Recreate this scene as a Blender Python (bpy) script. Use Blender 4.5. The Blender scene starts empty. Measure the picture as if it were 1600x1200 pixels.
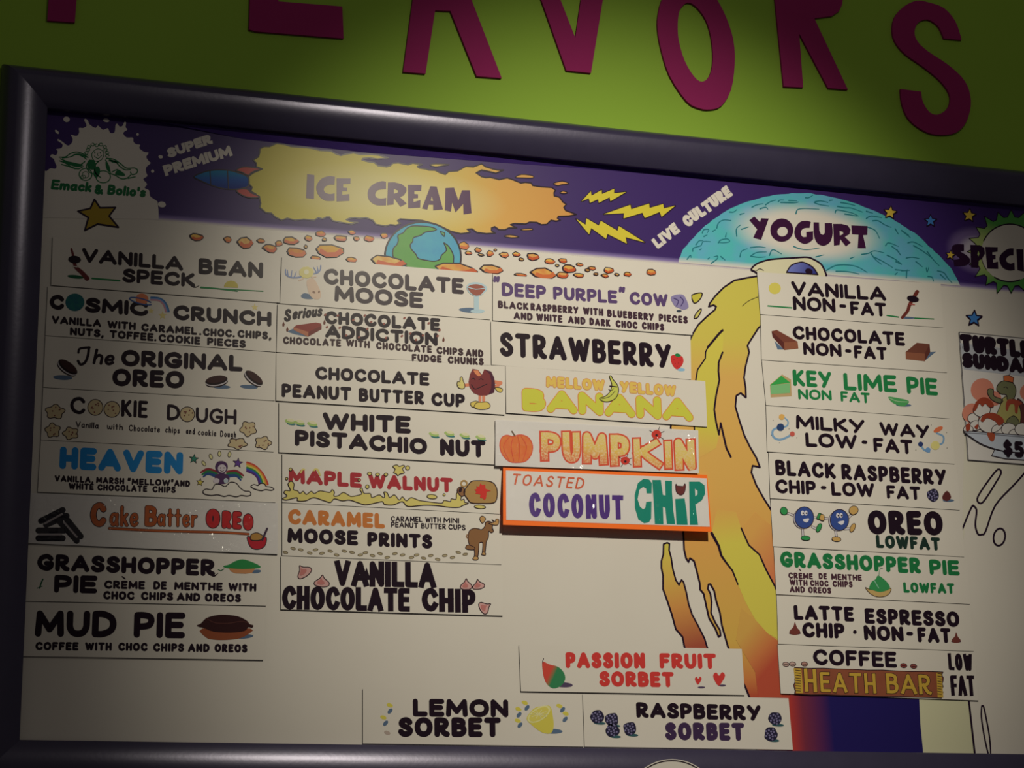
import bpy, math, random
from mathutils import Vector, Matrix
from mathutils.geometry import tessellate_polygon, delaunay_2d_cdt
S = bpy.context.scene
COL = S.collection
PI = math.pi
# ---------------------------------------------------------------- camera
YAW, PIT, ROL, F = math.radians(17.62568), math.radians(15.035096), math.radians(-0.907286), 3320.17
CAM = Vector((0, -2.7, 1.6))
_f = Vector((math.sin(YAW)*math.cos(PIT), math.cos(YAW)*math.cos(PIT), math.sin(PIT)))
_r = Vector((math.cos(YAW), -math.sin(YAW), 0)); _u = _r.cross(_f)
_r, _u = math.cos(ROL)*_r + math.sin(ROL)*_u, -math.sin(ROL)*_r + math.cos(ROL)*_u
cd = bpy.data.cameras.new('camera'); cam = bpy.data.objects.new('camera', cd); COL.objects.link(cam)
cd.sensor_width = 36; cd.lens = F/1600*36; cd.clip_start = .05
M = Matrix((_r, _u, -_f)).transposed().to_4x4(); M.translation = CAM
cam.matrix_world = M
S.camera = cam
def ray(x, y): return _f*F + _r*(x-800) - _u*(y-600)
def at(x, y, d=0.0):
    """point of the vertical plane y=d seen at photo pixel (x, y)"""
    v = ray(x, y); return CAM + v*((d-CAM.y)/v.y)
# ---------------------------------------------------------------- light
S.view_settings.view_transform = 'Standard'; S.view_settings.look = 'None'
S.view_settings.gamma = 1; S.view_settings.exposure = 0.0
w = bpy.data.worlds.new('world'); S.world = w; w.use_nodes = True
w.node_tree.nodes['Background'].inputs[0].default_value = (1.0, .90, .80, 1)
w.node_tree.nodes['Background'].inputs[1].default_value = .045
def spot(name, loc, target, energy, color, size, blend, radius):
    l = bpy.data.lights.new(name, 'SPOT'); l.energy = energy; l.color = color
    l.spot_size = math.radians(size); l.spot_blend = blend; l.shadow_soft_size = radius
    o = bpy.data.objects.new(name, l); COL.objects.link(o); o.location = loc
    o.rotation_euler = (Vector(target)-Vector(loc)).to_track_quat('-Z', 'Y').to_euler(); return o
_p = at(530, 265); _v = (_p-CAM)/(-CAM.y)
spot('ceiling_spot', _p+Vector((_v.x, -1, _v.z))*1.8, at(985, 695), 127, (1, .925, .73), 41, 1.0  , .03)
l = bpy.data.lights.new('lamp_spill', 'POINT'); l.energy = 7; l.color = (1, .925, .75); l.shadow_soft_size = .03
o = bpy.data.objects.new('lamp_spill', l); COL.objects.link(o); o.location = _p+Vector((_v.x, -1, _v.z))*1.78
# ---------------------------------------------------------------- materials
MC = {}
def lin(c):
    v = lin0(c); return (v[0], min(1, v[1]*1.05), min(1, v[2]*1.28))
def lin0(c): return tuple((v/12.92 if v <= .04045 else ((v+.055)/1.055)**2.4) for v in (x/255 for x in c))
def base(name, rough=.4, spec=.5):
    m = bpy.data.materials.new(name); m.use_nodes = True
    b = m.node_tree.nodes['Principled BSDF']; b.inputs['Roughness'].default_value = rough
    b.inputs['Specular IOR Level'].default_value = spec*.34
    return m, b
def ink(rgb, rough=.28, spec=.4):
    k = (tuple(rgb), rough)
    if k not in MC:
        m, b = base('ink_%02x%02x%02x' % tuple(rgb), rough, spec)
        b.inputs['Base Color'].default_value = (*lin(rgb), 1)
        MC[k] = m
    return MC[k]
def N(m, t, **kw):
    n = m.node_tree.nodes.new(t)
    for k, v in kw.items(): setattr(n, k, v)
    return n
def L(m, a, b): m.node_tree.links.new(a, b)
def ramp(m, fac, stops, interp='LINEAR'):
    r = N(m, 'ShaderNodeValToRGB'); r.color_ramp.interpolation = interp
    e = r.color_ramp.elements
    while len(e) < len(stops): e.new(.5)
    for i, (p, c) in enumerate(stops): e[i].position = p; e[i].color = (*lin(c), 1)
    L(m, fac, r.inputs[0]); return r.outputs[0]
def lingrad(m, a, b):
    """0..1 along the line a->b given in object coordinates"""
    tc = N(m, 'ShaderNodeTexCoord'); a, b = Vector(a), Vector(b); d = b-a
    s = N(m, 'ShaderNodeVectorMath', operation='SUBTRACT'); s.inputs[1].default_value = a; L(m, tc.outputs['Object'], s.inputs[0])
    t = N(m, 'ShaderNodeVectorMath', operation='DOT_PRODUCT'); t.inputs[1].default_value = d/d.length_squared; L(m, s.outputs[0], t.inputs[0])
    return t.outputs['Value']
def bandgrad(m, a, b, width):
    """0 on the line a->b (object coordinates), 1 at width above it"""
    d = (b-a).normalized(); return lingrad(m, a, a+Vector((-d.z, 0, d.x))*width)
def radgrad(m, c, rx, rz):
    tc = N(m, 'ShaderNodeTexCoord')
    s = N(m, 'ShaderNodeVectorMath', operation='SUBTRACT'); s.inputs[1].default_value = c; L(m, tc.outputs['Object'], s.inputs[0])
    t = N(m, 'ShaderNodeVectorMath', operation='MULTIPLY'); t.inputs[1].default_value = (1/rx, 0, 1/rz); L(m, s.outputs[0], t.inputs[0])
    q = N(m, 'ShaderNodeVectorMath', operation='LENGTH'); L(m, t.outputs[0], q.inputs[0]); return q.outputs['Value']
def mixc(m, fac, a, b):
    x = N(m, 'ShaderNodeMix', data_type='RGBA'); L(m, fac, x.inputs[0])
    for s, v in ((6, a), (7, b)):
        if isinstance(v, tuple): x.inputs[s].default_value = (*lin(v), 1)
        else: L(m, v, x.inputs[s])
    return x.outputs[2]
def noise(m, scale, detail=2, rough=.5):
    tc = N(m, 'ShaderNodeTexCoord'); n = N(m, 'ShaderNodeTexNoise'); n.inputs['Scale'].default_value = scale
    n.inputs['Detail'].default_value = detail; n.inputs['Roughness'].default_value = rough
    L(m, tc.outputs['Object'], n.inputs['Vector']); return n.outputs['Fac']
def gradmat(name, a, b, stops, rough=.42):
    m, s = base(name, rough, .4); L(m, ramp(m, lingrad(m, a, b), stops), s.inputs['Base Color']); return m
def noisy(name, c1, c2, scale, rough=.4, spec=.5, bump=0, detail=3, metal=0):
    m, b = base(name, rough, spec); n = noise(m, scale, detail)
    L(m, mixc(m, n, c1, c2), b.inputs['Base Color']); b.inputs['Metallic'].default_value = metal
    if bump:
        bp = N(m, 'ShaderNodeBump'); bp.inputs['Strength'].default_value = bump; bp.inputs['Distance'].default_value = .001
        L(m, noise(m, scale*6, 4), bp.inputs['Height']); L(m, bp.outputs[0], b.inputs['Normal'])
    return m
WHITE = noisy('white_vinyl', (224, 213, 190), (230, 220, 197), 9, .3, .42, .04)
PAPER = noisy('white_paper', (222, 213, 196), (230, 222, 206), 14, .5, .4, .1)
EDGE = noisy('magnet_edge', (30, 26, 26), (44, 38, 38), 40, .7, .2)
WALL = noisy('lime_wall_paint', (142, 176, 56), (150, 183, 62), 5, .6, .25, .08)
MAGENTA = noisy('magenta_foam', (148, 40, 88), (156, 45, 94), 12, .75, .2, .06)
FRAME = noisy('violet_frame_paint', (64, 58, 78), (72, 65, 87), 30, .28, 2.0, .05, metal=.25)
BLACK = ink((38, 24, 34))
# ---------------------------------------------------------------- shape helpers (photo pixels)
def cr(p, n=6, closed=False):
    """Catmull-Rom curve through the points"""
    if len(p) < 3: return list(p)
    q = [p[-1]]+list(p)+[p[0], p[1]] if closed else [p[0]]+list(p)+[p[-1]]
    o = []
    for i in range(1, len(q)-2):
        a, b, c, d = q[i-1:i+3]
        for k in range(n):
            t = k/n; t2 = t*t; t3 = t2*t
            o.append(tuple(.5*(2*b[j]+(c[j]-a[j])*t+(2*a[j]-5*b[j]+4*c[j]-d[j])*t2+(3*b[j]-a[j]-3*c[j]+d[j])*t3) for j in (0, 1)))
    if not closed: o.append(tuple(p[-1]))
    return o
def sc(pts, k, ox, oy): return [(ox+x/k, oy+y/k) for x, y in pts]
def ell(cx, cy, rx, ry, rot=0, n=28, a0=0, a1=360):
    c, s = math.cos(math.radians(rot)), math.sin(math.radians(rot)); o = []
    full = abs(a1-a0) >= 360
    for i in range(n if full else n+1):
        a = math.radians(a0+(a1-a0)*i/n); x, y = rx*math.cos(a), ry*math.sin(a)
        o.append((cx+x*c-y*s, cy+x*s+y*c))
    return o
def starp(cx, cy, r, rot=0, k=.42):
    return [(cx+(r if i % 2 == 0 else r*k)*math.sin(math.radians(rot)+i*PI/5), cy-(r if i % 2 == 0 else r*k)*math.cos(math.radians(rot)+i*PI/5)) for i in range(10)]
def blob(cx, cy, rx, ry, seed, n=8, amp=.2, rot=0):
    R = random.Random(seed); c, s = math.cos(math.radians(rot)), math.sin(math.radians(rot)); p = []
    for i in range(n):
        k = 1+R.uniform(-amp, amp); a = 2*PI*i/n; x, y = rx*k*math.cos(a), ry*k*math.sin(a)
        p.append((cx+x*c-y*s, cy+x*s+y*c))
    return cr(p, 4, True)
def lean(x): return -.045+(x-53)*8.81e-5
# ---------------------------------------------------------------- things and parts
EPS = .0001
def tag(o, label=None, cat=None, group=None, kind=None):
    for k, v in (('label', label), ('category', cat), ('group', group), ('kind', kind)):
        if v: o[k] = v
class Thing:
    def __init__(s, name, label, cat, loc, group=None, plane=None):
        s.o = bpy.data.objects.new(name, None); COL.objects.link(s.o); s.o.location = loc; s.o.empty_display_size = .05
        tag(s.o, label, cat, group); s.loc = Vector(loc); s.parts = []
        s.plane = plane or (Vector((0, 0, 0)), Vector((0, -1, 0)))
    def part(s, name, parent=None, label=None):
        p = Part(name, s, parent, label); s.parts.append(p); return p
    def done(s):
        for p in s.parts: p.build()
class Part:
    def __init__(s, name, thing, parent=None, label=None):
        s.name, s.t, s.parent, s.label = name, thing, parent, label
        s.v, s.f, s.m, s.mats, s.o, s.lay, s.k = [], [], [], [], None, 1, 0; s.acc = None
    def mi(s, m):
        if m not in s.mats: s.mats.append(m)
        return s.mats.index(m)
    def pt(s, x, y, lay):
        p0, n = s.t.plane; r = ray(x, y); q = CAM + r*((p0+n*(EPS*lay+1.1e-5*(s.k % 9))-CAM).dot(n)/r.dot(n))
        return q - s.t.loc
    def poly(s, pts, m, lay=None, holes=()):
        lay = s.lay if lay is None else lay; s.k += 1
        loops = [[Vector((x, -y, 0)) for x, y in l] for l in (pts, *holes)]
        i0 = len(s.v); fl = [p for l in (pts, *holes) for p in l]
        s.v += [s.pt(x, y, lay) for x, y in fl]; k = s.mi(m)
        for a, b, c in tessellate_polygon(loops):
            A, B, C = fl[a], fl[b], fl[c]
            cr_ = (B[0]-A[0])*(C[1]-A[1])-(B[1]-A[1])*(C[0]-A[0])
            if abs(cr_) < 1e-9: continue
            s.f.append((i0+a, i0+c, i0+b) if cr_ < 0 else (i0+a, i0+b, i0+c)); s.m.append(k)
        return s
    def shape(s, pts, fill, line=None, lw=1.2, lay=None):
        lay = s.lay if lay is None else lay
        if fill: s.poly(pts, fill, lay)
        if line: s.stroke(list(pts)+[pts[0]], lw*1.25, line, lay+1)
        return s
    def face(s, pts3, m):
        i0 = len(s.v); s.v += [Vector(p)-s.t.loc for p in pts3]; s.f.append(tuple(range(i0, i0+len(pts3)))); s.m.append(s.mi(m))
    def disc(s, x, y, r, m, lay):
        q = ell(x, y, r, r, 0, 14 if r > 2 else 8)
        if s.acc is None: s.poly(q, m, lay)
        else: s.acc.append(q)
    def flush(s, m, lay):
        """merge the collected overlapping pieces into one flat outline"""
        V, Fc = [], []
        tri = []
        for q in s.acc: tri += [q] if len(q) != 4 else [[q[0], q[1], q[2]], [q[0], q[2], q[3]]]
        for q in tri:
            a = sum(q[i][0]*q[(i+1) % len(q)][1]-q[(i+1) % len(q)][0]*q[i][1] for i in range(len(q)))
            if abs(a) < 2e-3: continue
            if a < 0: q = q[::-1]
            Fc.append(list(range(len(V), len(V)+len(q)))); V += [Vector(p) for p in q]
        s.acc = None
        if not Fc: return
        ar = lambda P: abs(sum(P[i].x*P[(i+1) % len(P)].y-P[(i+1) % len(P)].x*P[i].y for i in range(len(P))))
        tot = sum(ar([V[i] for i in q]) for q in Fc)
        for trial in range(6):
            v, _, f, _a, _b, of = delaunay_2d_cdt(V, [], Fc, 0, 1e-4, True)
            f = [t for t, o in zip(f, of) if o]
            if sum(ar([v[i] for i in t]) for t in f) <= tot*1.001: break
            R_ = random.Random(trial); V = [p+Vector((R_.uniform(-.012, .012), R_.uniform(-.012, .012))) for p in V]
        s.k += 1; i0 = len(s.v); k = s.mi(m); s.v += [s.pt(p.x, p.y, lay) for p in v]
        for t in f: s.f.append(tuple(i0+i for i in t)); s.m.append(k)
    def stroke(s, pts, wd, m, lay=None, cap='r', taper=None):
        lay = s.lay if lay is None else lay
        own = s.acc is None
        if own: s.acc = []
        P = [pts[0]]
        for q in pts[1:]:
            if math.hypot(q[0]-P[-1][0], q[1]-P[-1][1]) > .02: P.append(q)
        h = wd/2
        if len(P) < 2: s.disc(*P[0], h, m, lay)
        else:
            closed = math.hypot(P[0][0]-P[-1][0], P[0][1]-P[-1][1]) < .05
            D = [((b[0]-a[0])/math.hypot(b[0]-a[0], b[1]-a[1]), (b[1]-a[1])/math.hypot(b[0]-a[0], b[1]-a[1])) for a, b in zip(P, P[1:])]
            n = len(P)
            if cap == 'b' and not closed:
                P[0] = (P[0][0]-D[0][0]*h, P[0][1]-D[0][1]*h); P[-1] = (P[-1][0]+D[-1][0]*h, P[-1][1]+D[-1][1]*h)
            def W(i): return h if taper is None else h*(taper[0]+(taper[1]-taper[0])*i/(n-1))
            for i in range(n-1):
                d = D[i]; V = []
                for e in (0, 1):
                    j = i+e; o = D[j-1] if (e == 0 and j > 0) else (D[j] if (e == 1 and j < n-1) else d)
                    if closed and e == 0 and j == 0: o = D[-1]
                    if closed and e == 1 and j == n-1: o = D[0]
                    dot = d[0]*o[0]+d[1]*o[1]; nx, ny = -d[1], d[0]; wj = W(j)
                    if dot > .8:
                        mx, my = nx-o[1], ny+o[0]; q = 2/(mx*mx+my*my); nx, ny = mx*q, my*q
                    elif e == 1: s.disc(*P[j], wj, m, lay)
                    V += [(P[j][0]+nx*wj, P[j][1]+ny*wj), (P[j][0]-nx*wj, P[j][1]-ny*wj)]
                s.acc.append([V[0], V[1], V[3], V[2]])
            if cap == 'r' and not closed: s.disc(*P[0], W(0), m, lay); s.disc(*P[-1], W(n-1), m, lay)
        if own: s.flush(m, lay)
        return s
    def build(s):
        me = bpy.data.meshes.new(s.name); me.from_pydata([tuple(q) for q in s.v], [], s.f)
        for m in s.mats: me.materials.append(m)
        me.polygons.foreach_set('material_index', s.m); me.update()
        s.o = bpy.data.objects.new(s.name, me); COL.objects.link(s.o)
        s.o.parent = s.parent.o if s.parent else s.t.o
        if s.label: s.o['label'] = s.label
        return s.o
# ---------------------------------------------------------------- hand lettering: stroke glyphs
O_ = [(.38, 1), (.66, .86), (.76, .5), (.66, .14), (.38, 0), (.1, .14), (0, .5), (.1, .86), (.38, 1)]
G = {
 'A': (.84, [((0, 0), (.42, 1), (.84, 0)), ((.2, .3), (.64, .3))]),
 'B': (.58, [((0, 0), (0, 1)), '((0,1),(.28,1),(.48,.92),(.52,.77),(.46,.6),(.28,.54),(0,.54))', '((0,.54),(.32,.54),(.54,.44),(.58,.27),(.5,.08),(.3,0),(0,0))']),
 'C': (.72, ['((.7,.8),(.58,.95),(.4,1),(.13,.86),(0,.5),(.13,.14),(.4,0),(.6,.05),(.72,.2))']),
 'D': (.68, [((0, 0), (0, 1)), '((0,1),(.28,1),(.58,.83),(.68,.5),(.58,.17),(.28,0),(0,0))']),
 'E': (.52, [((.52, 1), (0, 1), (0, 0), (.52, 0)), ((0, .52), (.46, .52))]),
 'F': (.52, [((.52, 1), (0, 1), (0, 0)), ((0, .5), (.42, .5))]),
 'G': (.74, ['((.7,.82),(.56,.96),(.4,1),(.13,.86),(0,.5),(.13,.14),(.4,0),(.6,.04),(.72,.2),(.74,.42))', ((.74, .42), (.42, .42))]),
 'H': (.62, [((0, 0), (0, 1)), ((.62, 0), (.62, 1)), ((0, .48), (.62, .48))]),
 'I': (0, [((0, 0), (0, 1))]),
 'J': (.45, ['((.45,1),(.45,.3),(.36,.06),(.2,0),(.04,.06),(0,.2))']),
 'K': (.62, [((0, 0), (0, 1)), ((.56, 1), (.02, .42)), '((.16,.56),(.34,.3),(.62,0))']),
 'L': (.5, [((0, 1), (0, 0), (.5, 0))]),
 'M': (.86, [((0, 0), (.04, 1), (.43, .22), (.82, 1), (.86, 0))]),
 'N': (.64, [((0, 0), (0, 1), (.64, 0), (.64, 1))]),
 'O': (.76, [O_]),
 'P': (.54, [((0, 0), (0, 1)), '((0,1),(.26,1),(.48,.92),(.54,.72),(.46,.5),(.24,.42),(0,.42))']),
 'R': (.6, [((0, 0), (0, 1)), '((0,1),(.26,1),(.48,.93),(.54,.75),(.46,.55),(.24,.47),(0,.47))', '((.2,.47),(.34,.24),(.46,.06),(.6,0))']),
 'S': (.56, ['((.54,.84),(.42,.97),(.26,1),(.08,.9),(.05,.72),(.2,.57),(.42,.45),(.56,.28),(.5,.08),(.3,0),(.12,.04),(0,.18))']),
 'T': (.68, [((0, 1), (.68, 1)), ((.34, 1), (.34, 0))]),
 'U': (.64, ['((0,1),(0,.7),(.01,.34),(.12,.08),(.32,0),(.52,.08),(.63,.34),(.64,.7),(.64,1))']),
 'V': (.74, [((0, 1), (.37, 0), (.74, 1))]),
 'W': (1.1, [((0, 1), (.28, 0), (.55, .9), (.82, 0), (1.1, 1))]),
 'X': (.66, [((0, 0), (.66, 1)), ((0, 1), (.66, 0))]),
 'Y': (.7, [((.7, 1), (.24, 0)), ((0, 1), (.38, .42))]),
 'Z': (.6, [((0, 1), (.6, 1), (0, 0), (.6, 0))]),
 '5': (.5, [((.46, 1), (.06, 1), (.03, .58)), '((.03,.58),(.26,.62),(.46,.5),(.5,.3),(.42,.08),(.22,0),(0,.1))']),
 '$': (.56, ['((.54,.8),(.42,.9),(.26,.92),(.08,.84),(.05,.7),(.2,.56),(.42,.45),(.56,.3),(.5,.14),(.3,.08),(.12,.12),(0,.22))', ((.28, 1.08), (.28, -.08))]),
 '-': (.3, [((0, .46), (.3, .46))]), '.': (0, [((0, .0), (0, .02))]), ',': (.06, [((.06, .04), (0, -.2))]), '*': (0, [((0, .46), (0, .48))]),
 '"': (.22, [((.04, 1.06), (0, .72)), ((.24, 1.06), (.2, .72))]), "'": (0, [((0, 1), (0, .72))]),
 '&': (.7, ['((.7,.02),(.45,.28),(.14,.68),(.16,.92),(.32,1),(.46,.9),(.42,.7),(.12,.42),(.02,.2),(.14,.02),(.34,0),(.54,.14),(.66,.38))']),
 'a': (.46, ['((.42,.46),(.3,.6),(.14,.58),(.02,.4),(.02,.18),(.12,.02),(.26,.04),(.42,.24))', ((.44, .6), (.42, .2), (.46, 0))]),
 'c': (.4, ['((.4,.5),(.28,.61),(.12,.56),(0,.3),(.1,.05),(.24,0),(.4,.1))']),
 'd': (.46, ['((.42,.46),(.3,.6),(.14,.58),(.02,.4),(.02,.18),(.12,.02),(.26,.04),(.42,.24))', ((.44, 1), (.43, 0))]),
 'e': (.42, ['((.03,.3),(.36,.34),(.36,.54),(.22,.62),(.05,.5),(0,.28),(.08,.06),(.24,0),(.42,.12))']),
 'g': (.46, ['((.42,.46),(.3,.6),(.14,.58),(.02,.4),(.02,.2),(.12,.06),(.26,.08),(.42,.28))', '((.44,.6),(.44,.1),(.4,-.22),(.24,-.32),(.08,-.24))']),
 'h': (.4, [((0, 0), (0, 1)), '((0,.34),(.12,.56),(.26,.61),(.38,.48),(.4,.2),(.4,0))']),
 'i': (0, [((0, 0), (0, .6)), ((0, .84), (0, .86))]),
 'k': (.38, [((0, 0), (0, 1)), ((.36, .6), (.02, .26)), ((.14, .36), (.38, 0))]),
 'l': (0, [((0, 0), (0, 1))]),
 'm': (.7, [((0, 0), (0, .6)), '((0,.36),(.1,.56),(.22,.6),(.33,.48),(.35,0))', '((.35,.36),(.46,.56),(.58,.6),(.69,.48),(.7,0))']),
 'n': (.4, [((0, 0), (0, .6)), '((0,.34),(.12,.55),(.26,.6),(.38,.47),(.4,0))']),
 'o': (.46, ['((.23,.61),(.4,.52),(.46,.3),(.4,.08),(.23,0),(.06,.08),(0,.3),(.06,.52),(.23,.61))']),
 'p': (.44, [((0, .6), (0, -.34)), '((0,.42),(.14,.6),(.3,.58),(.43,.4),(.42,.16),(.3,.02),(.14,.02),(0,.16))']),
 'r': (.3, [((0, 0), (0, .6)), '((0,.36),(.1,.54),(.3,.6))']),
 's': (.36, ['((.35,.52),(.2,.61),(.05,.54),(.06,.4),(.24,.3),(.36,.17),(.28,.03),(.12,0),(0,.1))']),
 't': (.34, [((.16, .95), (.17, 0)), ((0, .62), (.34, .62))]),
 'u': (.42, ['((0,.6),(.01,.2),(.1,.02),(.24,.02),(.4,.24))', ((.42, .6), (.42, 0))]),
 'w': (.66, ['((0,.6),(.04,.1),(.14,0),(.28,.12),(.33,.5),(.38,.12),(.5,0),(.62,.12),(.66,.6))']),
}
GS = {}
def glyph(c):
    if c not in GS:
        W, st = G[c]
        GS[c] = (W, [cr([tuple(p) for p in eval(q)], 5) if isinstance(q, str) else (cr(q[:-1], 5, True)+[q[0]] if q is O_ else list(q)) for q in st])
    return GS[c]
def word(part, txt, xl, yl, xr, yr, h, wt=.22, m=None, lay=None, cap='r', up=None, slant=0, gap=.08, grow=0, h2=None, dy=0, jit=0, raw=False):
    """letters fitted between two baseline points; h = cap height in pixels"""
    if cap == 'r' and wt < .28 and not raw: wt = min(.29, wt*1.17)
    m = m or BLACK; L_ = math.hypot(xr-xl, yr-yl); dx, dyy = (xr-xl)/L_, (yr-yl)/L_
    n = len(txt.replace(' ', '')); sp = .32*h*txt.count(' ')
    sw = sum(glyph(c)[0] for c in txt if c != ' ')
    free = L_-n*wt*h-(n-1)*gap*h-sp
    sx = free/sw if sw > 0 else 1
    if sw > 0 and sx < .3*h:
        gap = max(-.05, gap-(.3*h-sx)*sw/h/max(1, n-1)); free = L_-n*wt*h-(n-1)*gap*h-sp; sx = max(free/sw, .12*h)
    t = 0; R = random.Random(txt); part.acc = []; lay = part.lay if lay is None else lay
    for c in txt:
        if c == ' ': t += .32*h; continue
        W, st = glyph(c); jy = R.uniform(-jit, jit)*h
        hh = h if h2 is None else h+(h2-h)*t/L_
        for s_ in st:
            pp = []
            for (gx, gy) in s_:
                a = t+(wt/2)*h+gx*sx; v = (wt/2+gy*(1-wt))*hh+jy
                bx, by = xl+dx*a, yl+dyy*a
                if up == 'p': ux, uy = dyy, -dx
                else: ux, uy = -lean(bx), -1
                pp.append((bx+ux*v+slant*v*dx, by+uy*v+slant*v*dyy))
            part.stroke(pp, wt*h+grow, m, lay, cap)
        t += (wt+gap)*h+W*sx
    part.flush(m, lay)
def words(part, rows, h, wt=.22, m=None, lay=None, **k):
    for r in rows: word(part, r[0], *r[1:5], r[5] if len(r) > 5 else h, wt, m, lay, **k)
# ---------------------------------------------------------------- setting
WY = .012                                                       # wall plane
def quad_obj(name, pts, m, kind=None):
    me = bpy.data.meshes.new(name); n = len(pts)//4
    me.from_pydata(pts, [], [tuple(range(4*i, 4*i+4)) for i in range(n)]); me.materials.append(m)
    o = bpy.data.objects.new(name, me); COL.objects.link(o)
    if kind: o['kind'] = kind
    return o
def box_pts(x0, x1, y0, y1, z0, z1):
    a = [(x, y, z) for x in (x0, x1) for y in (y0, y1) for z in (z0, z1)]
    return [a[i] for f in ((0, 1, 3, 2), (4, 6, 7, 5), (0, 4, 5, 1), (2, 3, 7, 6), (0, 2, 6, 4), (1, 5, 7, 3)) for i in f]
quad_obj('wall_back', box_pts(-2.6, 3.4, WY, WY+.12, 0, 3.3), WALL, 'structure')
quad_obj('floor', box_pts(-2.6, 3.4, -4.2, WY+.12, -.1, 0), noisy('floor_vinyl', (70, 60, 54), (84, 72, 64), 6, .5), 'structure')
# ---------------------------------------------------------------- big letters on the wall
def wall_letter(ch, pts, label, holes=()):
    d = WY-.0045
    me = bpy.data.meshes.new('wall_letter'); loops = [pts, *holes]
    fl = [p for l in loops for p in l]; n = len(fl)
    P = [at(x, y, d) for x, y in fl]; c = sum(P, Vector())/n; c.y = WY; base_z = min(p.z for p in P); c.z = base_z
    V = [p-c for p in P]+[Vector((p.x, WY-.0004, p.z))-c for p in P]
    Fc = []
    for a, b, e in tessellate_polygon([[Vector((x, -y, 0)) for x, y in l] for l in loops]):
        Fc += [(a, b, e), (n+e, n+b, n+a)]
    i = 0
    for l in loops:
        k = len(l); Fc += [(i+j, i+(j+1) % k, n+i+(j+1) % k, n+i+j) for j in range(k)]; i += k
    me.from_pydata([tuple(v) for v in V], [], Fc); me.materials.append(MAGENTA)
    o = bpy.data.objects.new('wall_letter', me); COL.objects.link(o); o.location = c
    tag(o, label, 'letter', 'magenta cut-out letters on the green wall'); return o
wall_letter('F', [(74, 32), (117, 35), (123, -45), (190, -40), (193, -78), (126, -83), (130, -145), (215, -138), (218, -178), (88, -188)],
            'magenta cut-out letter F on the green wall, only its foot showing, leftmost')
wall_letter('L', [(389, 46), (400, 49), (537, 60), (535, 10), (435, 2), (440, -160), (396, -163)],
            'magenta cut-out letter L on the green wall, left of the letter A')
wall_letter('A', [(630, 112), (665, 115), (680, 16), (704, 17), (745, 119), (784, 122), (697, -104), (659, -106)],
            'magenta cut-out letter A on the green wall between L and V', [[(684, -22), (693, -22), (682, -66), (679, -64)]])
wall_letter('V', [(885, 110), (923.5, 114), (942, 0), (960, -108), (925, -110), (907.5, 0), (899, 59), (876, 0), (836, -114), (806, -116), (846, 0)],
            'magenta cut-out letter V on the green wall between A and O')
wall_letter('O', cr([(1034, 0), (1028, 25), (1027.5, 45), (1032.5, 75), (1046, 117.5), (1072.5, 157.5), (1092.5, 169), (1110, 171), (1127.5, 165), (1142.5, 140), (1148, 100), (1146, 62.5), (1135, 27.5), (1121, 0), (1104, -26), (1078, -40), (1052, -32)], 3, True),
            'magenta cut-out letter O on the green wall between V and R',
            [cr([(1060, 25), (1059, 45), (1061, 65), (1070, 95), (1085, 120), (1097.5, 127.5), (1109, 117.5), (1114, 92.5), (1111, 57.5), (1102.5, 30), (1087.5, 10), (1074, 4), (1064, 13)], 3, True)])
wall_letter('R', [(1211, 0), (1224.5, 135), (1255, 136.5), (1249, 52.5), (1294, 137.5), (1325, 140), (1272.5, 28.5), (1300, 25), (1311, 17.5), (1316, 7), (1317.5, -10), (1314, -42), (1303, -60), (1284, -70), (1203, -76)],
            'magenta cut-out letter R on the green wall between O and S', [[(1236, -42), (1239, -12), (1277, -10), (1284, -24), (1276, -40)]])
wall_letter('S', cr([(1502.5, 62.5), (1501, 56), (1492.5, 32.5), (1475, 12.5), (1452.5, 4), (1432.5, 1), (1412.5, 10), (1397.5, 27.5), (1394.5, 50), (1400, 67.5), (1415, 85), (1440, 102.5), (1465, 122.5), (1480, 140), (1485, 155), (1480, 170), (1465, 179), (1452.5, 175), (1442.5, 160), (1439.5, 145), (1439, 143)], 3)
            + cr([(1407, 139), (1409, 160), (1417.5, 182.5), (1432.5, 197.5), (1455, 209), (1480, 210.5), (1497.5, 205), (1510, 190), (1517, 165), (1514, 140), (1502.5, 120), (1480, 100), (1450, 80), (1434, 65), (1429, 50), (1435, 35), (1450, 30.5), (1465, 40), (1471, 50), (1475, 60)], 3),
            'magenta cut-out letter S on the green wall, rightmost of the row')
# ---------------------------------------------------------------- framed board
def mean(v): v = list(v); return sum(v)/len(v)
LIP = -.013
X0 = mean(at(x, y, LIP).x for x, y in ((75, 175), (52, 660), (31, 1158)))
Z1 = mean(at(x, y, LIP).z for x, y in ((400, 201), (800, 242), (1200, 280)))
Z0 = mean(at(x, y, LIP).z for x, y in ((31, 1158), (400, 1160), (1200, 1170), (1600, 1179.5)))
X1 = at(1990, 700, 0).x; RW = X0-at(4, 96, -.012).x
board = Thing('menu_board', 'large white framed flavour menu board with space artwork, below the magenta letters', 'menu board', ((X0+X1)/2, WY-.0005, Z0-RW))
prof = [(0, 0), (0, LIP+.001), (.0008, LIP)]
y = LIP; K = 44; yc = 0
for i in range(1, K+1):
    t = (i-.5)/K*RW
    th = 32*(1-t/.040) if t < .040 else (-20*(t-.040)/.003 if t < .043 else -20-58*(t-.043)/(RW-.043))
    y -= math.tan(math.radians(th))*(RW-.0008)/K; y = min(y, WY-.002); prof.append((.0008+(RW-.0008)*i/K, y)); yc = min(yc, y)
prof.append((RW, WY-.0004)); prof.append((.0, WY-.0004))
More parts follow.
